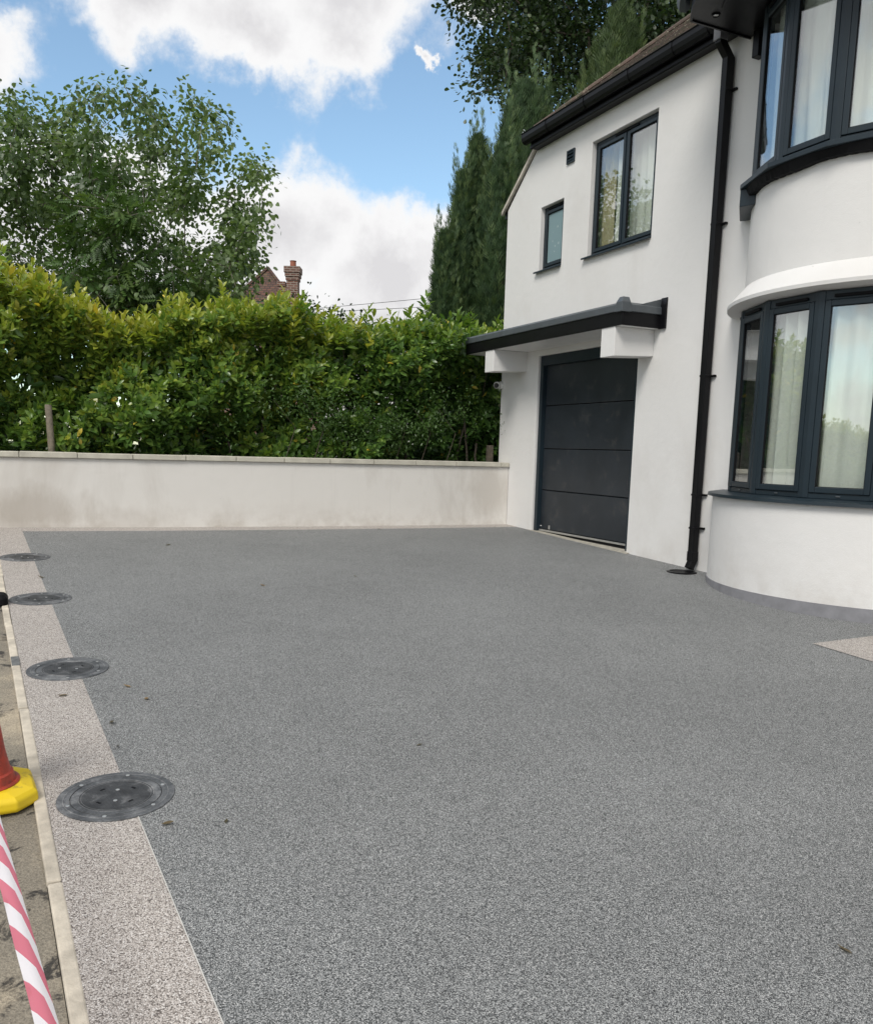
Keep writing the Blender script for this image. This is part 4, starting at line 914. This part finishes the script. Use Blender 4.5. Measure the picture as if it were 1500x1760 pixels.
# --- conifers
def conifer(name, label, dist, right, top, rbase, rise, n, mat, seed, lean=0.0, taper=.75, spray=.34, group=None, loose=.3, pw=1.0):
    g = np.random.default_rng(seed); zb = -1.1; base = site(dist, right, zb); root = empty(name, base, label, 'tree', group)
    hgt = top - zb; h = g.uniform(.12, 1, n)**.9; ang = g.uniform(0, 2*np.pi, n)
    prf = rbase*np.clip((1-h), 0, 1)**taper*(.55+.45*np.minimum(1, h/.25)); lob = 1+.16*np.sin(ang*3+h*9)+.10*np.sin(ang*5-h*17+1)
    rr = prf*lob*(1-loose*g.uniform(0, 1, n)**pw)
    axx = np.array([base.x, base.y, 0]); lv = np.array([RH.x, RH.y, 0])*lean
    pos = axx + np.stack([rr*np.cos(ang), rr*np.sin(ang), base.z + h*hgt], 1) + lv*(h[:, None]**2)
    out = np.stack([np.cos(ang), np.sin(ang), np.zeros(n)], 1)
    d = unit(out*(.30+.35*(1-h))[:, None] + np.array([0, 0, 1.0]) + g.normal(0, .20, (n, 3)))
    sv, sf = [], []
    for i, (a, l, o) in enumerate(((0, 1.0, 0), (24, .62, .22), (-24, .62, .30), (20, .5, .48), (-20, .46, .56))):
        k = len(sv); c_, s_ = math.cos(R_(a)), math.sin(R_(a)); wd = .035
        sv += [(o, 0, 0), (o+c_*l*.45-s_*wd, s_*l*.45+c_*wd, .01*i), (o+c_*l, s_*l, -.02), (o+c_*l*.45+s_*wd, s_*l*.45-c_*wd, .01*i)]; sf.append((k, k+1, k+2, k+3))
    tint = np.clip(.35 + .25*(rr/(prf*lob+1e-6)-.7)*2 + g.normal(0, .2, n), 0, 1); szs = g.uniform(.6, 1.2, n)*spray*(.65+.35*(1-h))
    # wispy leading shoots standing clear of the outline
    nlead, per = 34, 34; hl = np.concatenate([[.985, .95, .93], g.uniform(.45, .95, nlead-3)]); al = g.uniform(0, 2*np.pi, nlead); rl = rbase*(1-hl)**taper*(.55+.45*np.minimum(1, hl/.25))*g.uniform(.75, 1.05, nlead)
    ll = g.uniform(.7, 1.35, nlead)*(.55+.35*rbase); b0 = axx + np.stack([rl*np.cos(al), rl*np.sin(al), base.z+hl*hgt-.15], 1) + lv*(hl[:, None]**2)
    f = np.tile(np.linspace(0, 1, per), nlead); oa = g.uniform(0, 2*np.pi, nlead*per); ol = np.stack([np.cos(oa), np.sin(oa), 0*oa], 1); tl_ = np.repeat(np.stack([np.cos(al), np.sin(al), 0*al], 1), per, 0)
    p2 = np.repeat(b0, per, 0) + np.array([0, 0, 1.0])*(f*np.repeat(ll, per))[:, None] + ol*(.07*(1-f)+.01)[:, None] + tl_*(.10*f)[:, None]
    d2 = unit(ol*(.42*(1-f)+.12)[:, None] + np.array([0, 0, 1.0]) + tl_*.15)
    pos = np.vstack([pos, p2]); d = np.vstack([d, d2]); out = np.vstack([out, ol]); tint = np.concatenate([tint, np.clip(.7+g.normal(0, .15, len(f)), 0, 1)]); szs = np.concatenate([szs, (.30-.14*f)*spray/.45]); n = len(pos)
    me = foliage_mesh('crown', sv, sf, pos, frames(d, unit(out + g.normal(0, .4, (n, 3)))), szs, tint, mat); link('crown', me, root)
    mb = MB(); tp = [Vector((base.x, base.y, base.z+hgt*f)) + RH*lean*f*f for f in (0, .3, .6, .85, .98)]; mb.tube(tp, [.16*rbase/.5, .12*rbase/.5, .08*rbase/.5, .03, .008], 8); mb.build('trunk', M['bark'], root, smooth=True)
    return root
GC_ = 'tall cypresses beside the house'
def cyp(x, y, dist, lab, r, n, mat, seed, lean, taper, spray, group, loose=.3, name='cypress_tree'):
    a, zt = bearing(x, y, dist); return conifer(name, lab, dist, a - lean*.9, zt - spray*.55 - .40, r, 0, int(n*1.45), mat, seed, lean, taper, spray, group, loose)
cyp(905, 98, 17.4, 'tallest dark cypress, its wispy top in front of the oak', 1.30, 9500, M['cypress'], 31, -.05, .50, 0.41, GC_, .35)
cyp(824, 188, 16.9, 'narrow dark cypress with pointed tip against blue sky, left of the tallest', .80, 6200, M['cypress'], 32, -.06, .72, 0.36, GC_, .35)
cyp(799, 250, 16.6, 'slim cypress with two-tone wispy top at the left side of the cypress group', .70, 5200, M['cypress'], 33, -.06, .72, 0.33, GC_, .35)
cyp(768, 352, 16.3, 'lowest leftmost cypress of the group, bushy above the hedge', .62, 4300, M['cypress'], 34, -.14, .60, 0.30, GC_, .35)
cyp(868, 210, 16.6, 'dark cypress close against the house corner', 1.0, 6200, M['cypress'], 35, 0, .55, 0.36, GC_, .35)
cyp(935, 112, 17.8, 'slender cypress tip to the right of the tallest, above the gutter end', .80, 4200, M['cypress'], 37, 0, .6, 0.39, GC_, .4)
cyp(1068, -30, 19.5, 'lighter green feathery conifer rising behind the tiled roof below the oak', 1.8, 9000, M['cypress2'], 36, .1, .62, .52, None, .5, 'soft_conifer')

# ------------------------------------------------------------------ laurel hedge
hg = empty('laurel_hedge', (1.8, 3.5, Z(-.75)), 'long dense laurel hedge with yellow-green new shoots above the boundary wall', 'hedge')
HT = [(-2, 1.8), (-.5, 1.80), (.2, 1.80), (.84, 1.72), (1.4, 1.80), (2.1, 1.62), (2.4, 1.64), (2.75, 1.80), (3.3, 1.90), (3.9, 1.70), (4.3, 1.78), (4.7, 1.55), (5.3, 1.54), (5.75, 1.52), (6.0, 1.76), (6.4, 1.90), (7.2, 1.92), (9, 1.85)]
def htop(v): return np.interp(v, [a for a, _ in HT], [b for _, b in HT]) - .05 + .09*np.sin(v*8.3+1)*np.sin(v*3.1) + .05*np.sin(v*19.0)
def hfront(v, z): return 1.36 + .20*np.sin(v*2.1+z*1.7) + .15*np.sin(v*4.7-z*3.1+1) + .13*np.sin(z*5.3+v*1.3+2) + .07*np.sin(v*11.3+z*9.1) + .30*np.clip(1.3-v, 0, 1)
g = np.random.default_rng(5)
S_pos, S_dir, S_age = [], [], []
def shoots(n, kind):
    v = g.uniform(-1.6, 8.6, n)
    if kind == 'front':
        z = -.25 + (htop(v)+.25)*g.uniform(0, 1, n)**.92; u = hfront(v, z) + .08*g.exponential(1.0, n)*1.2
        d = unit(np.stack([-.75+g.normal(0, .35, n), g.normal(0, .45, n), .55+g.normal(0, .35, n)], 1)); age = np.clip(.20+.36*(z+.2)/2.1+g.normal(0, .13, n), 0, .93)
        z = z + 0
    elif kind == 'top':
        u = g.uniform(1.25, 2.6, n) + .3*np.clip(1.3-v, 0, 1); z = htop(v) + .05*np.sin(v*7) + g.normal(0, .06, n); d = unit(np.stack([g.normal(-.12, .22, n), g.normal(0, .22, n), np.ones(n)], 1)); age = np.clip(.66+g.normal(0, .12, n), 0, .94)
        tall = g.uniform(0, 1, n) < .30; z = z + np.where(tall, g.uniform(.06, .27, n), 0)
    else:
        z = -.3 + (htop(v)+.2)*g.uniform(0, 1, n); u = hfront(v, z) + g.uniform(.15, 1.25, n); d = unit(g.normal(0, 1, (n, 3)) + np.array([-.5, 0, .4])); age = np.clip(.14+g.normal(0, .10, n), 0, .5)
    keep = np.ones(n, bool)
    for cv, cz, rv, rz in ((2.35, .62, .15, .19), (5.9, .35, .12, .20)):     # thin places
        keep &= ((v-cv)/rv)**2 + ((z-cz)/rz)**2 > g.uniform(.3, 1.2, n)
    S_pos.append(np.stack([u, v, H+z], 1)[keep]); S_dir.append(d[keep]); S_age.append(age[keep])
shoots(3000, 'front'); shoots(1150, 'top'); shoots(2600, 'deep')
SP, SD, SA = np.concatenate(S_pos), np.concatenate(S_dir), np.concatenate(S_age)
SA = np.clip(SA - .24*np.clip((3.4-SP[:, 1])/1.8, 0, 1) - .05*np.sin(SP[:, 1]*1.9), 0, .93)      # fewer young shoots towards the house
PER = 11; n = len(SP)*PER
k = np.tile(np.arange(PER), len(SP)); P0 = np.repeat(SP, PER, 0); D0 = np.repeat(SD, PER, 0)
a = unit(np.cross(D0, np.array([.3, .2, 1.0]))); b3 = np.cross(D0, a); phi = k*2.4 + np.repeat(g.uniform(0, 6.28, len(SP)), PER)
rad = a*np.cos(phi)[:, None] + b3*np.sin(phi)[:, None]; s = k/(PER-1)
pos = P0 + D0*(-.20*(1-s))[:, None] + g.normal(0, .008, (n, 3)); ld_ = unit(rad*(1.05-.55*s)[:, None] + D0*(.35+.75*s)[:, None] + g.normal(0, .14, (n, 3)) + np.array([0, 0, -.10]))
rot_ = frames(ld_, unit(D0 + g.normal(0, .15, (n, 3)))); scl = g.uniform(.10, .19, n)*(1-.25*s)
tint = np.clip(np.repeat(SA, PER) + .16*(s-.5) + g.normal(0, .07, n), 0, .95); tint = np.where(g.uniform(0, 1, n) < .007, g.uniform(.972, 1, n), tint)
# the leaves that show largest become parts of their own
near = np.where((P0[:, 0] < 1.40) & (P0[:, 1] > .3) & (P0[:, 1] < 7.0) & (P0[:, 2] > Z(-.12)) & (s > .35))[0]
sel = near[np.argsort(-scl[near] + .25*(pos[near, 0]-1.1))][:290]
msk = np.ones(n, bool); msk[sel] = False
o = link('foliage', foliage_mesh('foliage', LAUREL_V, LAUREL_F, pos[msk], rot_[msk], scl[msk], tint[msk], M['laurel']), hg); tag(o, kind='stuff'); hedge_fol = o
lm = bpy.data.meshes.new('leaf'); lm.from_pydata(LAUREL_V, [], LAUREL_F); lm.materials.append(M['laurel_obj']); lm.polygons.foreach_set('use_smooth', [True]*len(lm.polygons)); lm.update()
inv = Matrix.Translation(hg.location).inverted()
for i in sel:
    o = bpy.data.objects.new('leaf', lm); COL.objects.link(o); o.parent = hg; o.matrix_parent_inverse = inv
    m4 = Matrix([list(rot_[i][r]*scl[i]) + [pos[i][r]] for r in range(3)] + [[0, 0, 0, 1]]); o.matrix_basis = m4; o.color = (float(tint[i]),)*3 + (1,)
for i in range(46):
    v = -1.2 + i*.215 + random.uniform(-.08, .08); u = random.uniform(1.6, 2.2); q = Vector((u, v, Z(-.78))); pp = [q]; zt = float(htop(v))
    for f in (.3, .6, .95): pp.append(Vector((u + random.uniform(-.15, .12), v + random.uniform(-.14, .14), Z(-.78) + (zt+.7)*f)))
    mb = MB(); mb.tube(pp, [.022, .017, .011, .005], 6); mb.build('stem', M['bark'], hg, smooth=True)
# --- small-leaved climber scrambling through the right half of the hedge
cl = empty('climbing_rose', (1.25, 1.9, Z(-.7)), 'small-leaved climbing plant scrambling over the right half of the laurel hedge', 'climber')
n0 = 260; v = g.normal(2.0, .85, n0); z = .42 + .22*np.sin(v*2.2+.4) + g.normal(0, .17, n0); C0 = np.stack([1.12+.05*np.sin(v*5)+g.normal(0, .05, n0), v, H+z], 1)
per = 16; n1 = n0*per; pos1 = np.repeat(C0, per, 0) + g.normal(0, .075, (n1, 3)); d1 = unit(g.normal(0, .6, (n1, 3)) + np.array([-.5, 0, -.1]))
link('foliage', foliage_mesh('foliage', LAUREL_V, LAUREL_F, pos1, frames(d1, unit(np.array([-.3, 0, 1.0]) + g.normal(0, .4, (n1, 3)))), g.uniform(.035, .06, n1), np.clip(g.normal(.35, .12, n1), 0, .6), M['rowan']), cl)
for i in range(7):
    vv = .8 + i*.4; mb = MB(); mb.tube([(1.2, vv, Z(-.75)), (1.16, vv+.08, Z(-.2)), (1.12, vv-.05, Z(.25)), (1.10, vv+.25, Z(.6))], [.008, .007, .005, .003], 5); mb.build('stem', M['bark'], cl, smooth=True)
# --- wooden stake
mb = MB(); mb.tube([(1.18, 6.15, Z(-.85)), (1.18, 6.165, Z(-.1)), (1.18, 6.185, Z(.405)), (1.18, 6.185, Z(.415))], [.040, .040, .039, .033], 12); tag(mb.build('wooden_stake', M['wood'], smooth=True), 'weathered round wooden stake standing behind the wall at the left of the hedge', 'stake')
mb = MB(); mb.box(1.14, 1.22, .10, .18, Z(-.8), Z(.1)); tag(mb.build('fence_post', M['bark'], bevel=.004), 'dark square timber post in the shade between hedge and house corner', 'post')
# dark bush beyond the hedge, near the far chimney
pts = crown_points(prof([(500,560), (515,508), (540,512), (560,530), (600,552), (650,560), (660,600), (500,600)], 19.0), 19.0, .8, 70, 14, .15); base = site(19, -2.6, -1.2)
root, tips = grow(base, [site(19, -2.6, .2), site(19, -2.55, 1.6)], pts, .004, 'dark_shrub', 'dark bushy shrub top showing over the hedge right of the brick chimney', 'shrub', None, M['bark'], jit=.08)
crown(root, tips, 46, .15, .085, (OAK_V, OAK_F), M['oak'], .1, 24)
pts = crown_points(prof([(240,600), (250,500), (300,470), (350,470), (395,490), (430,520), (425,600)], 17.5), 17.5, .9, 130, 15, .16); base = site(17.5, -5.1, -1.2)
root, tips = grow(base, [site(17.5, -5.1, .2), site(17.5, -5.0, 1.4)], pts, .004, 'dark_shrub', 'dark evergreen bush under the broadleaf tree, left of the far roof', 'shrub', None, M['bark'], jit=.08)
crown(root, tips, 46, .17, .09, (OAK_V, OAK_F), M['oak'], .1, 25)

# ------------------------------------------------------------------ far house
m, t, b, oc, _ = newmat('far_brick'); M['brick'] = m
mp = t.node('ShaderNodeMapping', inp={'Vector': oc, 'Rotation': (R_(90), 0, 0)})
bt = t.node('ShaderNodeTexBrick', inp={'Vector': mp.outputs[0], 'Color1': (0.19, 0.085, 0.060, 1), 'Color2': (0.12, 0.058, 0.045, 1), 'Mortar': (0.30, 0.26, 0.22, 1), 'Scale': 1.0, 'Mortar Size': .012, 'Brick Width': .225, 'Row Height': .08})
t.set(b, 'Base Color', bt.outputs[0]); b.inputs['Roughness'].default_value = .9
m, t, b, oc, _ = newmat('far_roof_tile'); M['fartile'] = m
bt = t.node('ShaderNodeTexBrick', inp={'Vector': t.node('ShaderNodeMapping', inp={'Vector': oc, 'Rotation': (R_(90), 0, 0)}).outputs[0], 'Color1': (0.15, 0.070, 0.050, 1), 'Color2': (0.090, 0.050, 0.040, 1), 'Mortar': (0.040, 0.028, 0.024, 1), 'Scale': 1.0, 'Mortar Size': .018, 'Brick Width': .2, 'Row Height': .10})
t.set(b, 'Base Color', t.mix(t.ramp(t.noise(oc, 3, 6), [(.5, 0), (.7, .5)]), bt.outputs[0], (0.12, 0.11, 0.06))); b.inputs['Roughness'].default_value = .9
fo = site(34, -7.36, -1.2); fh = empty('neighbour_house', fo, 'brick house with brown hipped roof far beyond the hedge', 'house'); fh.rotation_euler = (0, 0, -YAW - R_(90))
# local frame: x to the right of the view, y away from the viewer
fh.rotation_euler = (0, 0, math.atan2(RH.y, RH.x))
mb = MB(); mb.box(-2.6, 2.9, 0, 7, 0, 5.6); mb.build('wall', M['brick'], fh, local=True)
mb = MB(); ap = 8.22; mb.add([(-1.75, -.4, 5.5), (2.55, -.4, 5.5), (3.2, 7.4, 5.5), (-3.0, 7.4, 5.5), (.25, 2.2, ap), (.25, 5.4, ap)], [(0,1,4), (1,2,5,4), (2,3,5), (3,0,4,5), (3,2,1,0)]); rf = mb.build('roof', M['fartile'], fh, local=True)
mb = MB(); mb.tube([(-1.75, -.4, 5.53), (.25, 2.2, ap+.03)], .07, 6); mb.tube([(2.55, -.4, 5.53), (.25, 2.2, ap+.03)], .07, 6); mb.build('hip_tiles', M['fartile'], rf, local=True)
mb = MB(); mb.box(1.42, 1.84, -.2, .25, 4.5, 7.50); mb.box(1.36, 1.90, -.26, .31, 7.502, 7.64); mb.box(1.39, 1.87, -.23, .28, 7.37, 7.50); mb.box(1.33, 1.93, -.29, .34, 7.642, 7.86); mb.build('chimney', M['brick'], rf, local=True)
mb = MB(); mb.lathe([(.12, 7.86), (.11, 8.06), (.13, 8.10), (.09, 8.10), (.09, 7.92)], 14, (1.63, .02, 0)); mb.build('chimney_pot', simple('terracotta', (.28, .10, .06), .8), rf, local=True)
mb = MB(); mb.box(1.05, 1.355, .1, .5, 4.5, 7.2); mb.box(1.01, 1.325, .06, .54, 7.202, 7.36); mb.build('chimney', M['brick'], rf, local=True)
mb = MB(); bars(mb, -1.3, .0, 3.9, 5.0, .08, -.06, .01); wn = mb.build('window', M['white_plastic'], fh, local=True)
mb = MB(); mb.box(-1.22, -.08, -.03, -.02, 3.98, 4.92); mb.build('pane', M['lens'], wn, local=True)
mb = MB(); mb.box(-1.85, -.2, -.42, -.36, 5.36, 5.5); mb.build('fascia', M['white_plastic'], fh, local=True)
mb = MB(); mb.box(-1.7, .3, -.03, -.005, 3.2, 5.36); mb.build('rendered_panel', M['render'], fh, local=True)
# white outbuilding glimpsed through the thin part of the hedge
ob = empty('white_outbuilding', site(26, -2.4, -1.2), 'pale outbuilding glimpsed through a gap in the hedge', 'outbuilding'); ob.rotation_euler = fh.rotation_euler
mb = MB(); mb.box(-1.2, 1.6, 0, 3, 0, 4.0); mb.build('wall', M['render'], ob, local=True)
mb = MB(); mb.box(-1.3, 1.7, -.15, 3.1, 4.0, 4.15); mb.build('flat_roof', M['grp'], ob, local=True)
# overhead wires
for dz, lab in ((0, 'upper of two thin overhead wires crossing the pale cloud'), (-.16, 'lower of two thin overhead wires crossing the pale cloud')):
    a_, b_ = site(24, -4.2, 3.58+dz*.4), site(25.5, 9.0, 5.75+dz*4); mb = MB()
    mb.tube([a_.lerp(b_, i/24) + Vector((0, 0, -.14*math.sin(math.pi*i/24))) for i in range(25)], .007, 5); tag(mb.build('overhead_wire', M['cable']), lab, 'wire', 'overhead wires')

# ------------------------------------------------------------------ trees across the road (seen in the window panes)
for x, y, rz, s, lab in ((16, 27, 2.2, .24, 'small oak across the road mirrored in the tall upstairs window'), (0, 29, 1.0, .40, 'oak across the road mirrored in the bay window panes'), (-18, 26, 4.0, .42, 'oak across the road behind the photographer')):
    r = empty('street_tree', (x, y, gz(x, y)-.1), lab, 'tree', 'oaks across the road'); r.rotation_euler = (0, 0, rz); r.scale = (s, s, s)
    for ch in oak_root.children:
        c = ch.copy(); COL.objects.link(c); c.parent = r; c.matrix_parent_inverse = Matrix.Translation(-Vector(oak_root.location))
for k, (x, lab) in enumerate(((14, 'laurel hedge across the road, end nearer the neighbour'), (4, 'laurel hedge across the road opposite the garage'), (-6, 'laurel hedge across the road opposite the bay window'), (-16, 'laurel hedge across the road behind the photographer'))):
    r = empty('street_hedge', (x, 18.5, gz(x, 9)+.5), lab, 'hedge', 'hedges across the road'); r.rotation_euler = (0, 0, R_(90)); r.scale = (1, 1, .9)
    c = hedge_fol.copy(); COL.objects.link(c); c.parent = r; c.matrix_parent_inverse = Matrix.Translation(-Vector((1.8, 3.5, Z(-.3))))

# ------------------------------------------------------------------ fallen leaves
FL = [(-3.011, 4.573, .06, .75, 'pale dry leaf on the grey gravel in the middle of the drive'), (-2.777, 3.644, .045, .2, 'dark leaf on the grey gravel farther right of the pale dry leaf'), (-6.837, 4.78, .034, .15, 'small dark leaf alone on the open gravel in the centre'),
      (-.642, 5.09, .06, .1, 'dark leaf on the gravel near the boundary wall, left half'), (-8.806, 4.205, .05, .35, 'curled olive leaf on the gravel at the lower right'), (-7.212, 5.991, .05, .4, 'brown curled leaf just right of the nearest cover'),
      (-7.293, 5.768, .03, .1, 'tiny dark leaf a little right of the brown curled leaf by the nearest cover'), (-6.031, 6.079, .055, .3, 'brown leaf lying on the joint between the two nearest covers'), (-5.549, 6.252, .06, .55, 'thin tan leaf on the buff border below the second cover'),
      (-5.519, 5.933, .05, .9, 'pale tan leaf on the gravel right of the second cover'), (-5.722, 5.879, .05, .8, 'tan leaf on the gravel lower right of the second cover'), (-3.555, 4.085, .03, .1, 'tiny dark speck of leaf in mid drive'), (-2.281, 6.331, .06, .3, 'brown leaf on the joint above the third cover'),
      (.445, 2.147, .06, .05, 'dark leaf at the foot of the boundary wall, centre'), (-6.363, 6.08, .032, .15, 'tiny brown leaf on the joint above the nearest cover')]
fv = [(0,0,.0), (.3,.2,.10), (.3,0,.03), (.3,-.2,.06), (.7,.18,.16), (.7,0,.06), (.7,-.18,.10), (1,0,.22)]
fme = bpy.data.meshes.new('fallen_leaf'); fme.from_pydata(fv, [], LAUREL_F); fme.materials.append(M['dry']); fme.polygons.foreach_set('use_smooth', [True]*6); fme.update()
for u, v, s, c, lab in FL:
    o = link('fallen_leaf', fme, loc=(u, v, gz(u, v)+.004)); o.scale = (s, s, s); o.rotation_euler = (random.uniform(-.2, .2), random.uniform(-.1, .1), random.uniform(0, 6.28)); o.color = (c, c, c, 1); tag(o, lab, 'leaf', 'fallen leaves on the drive')
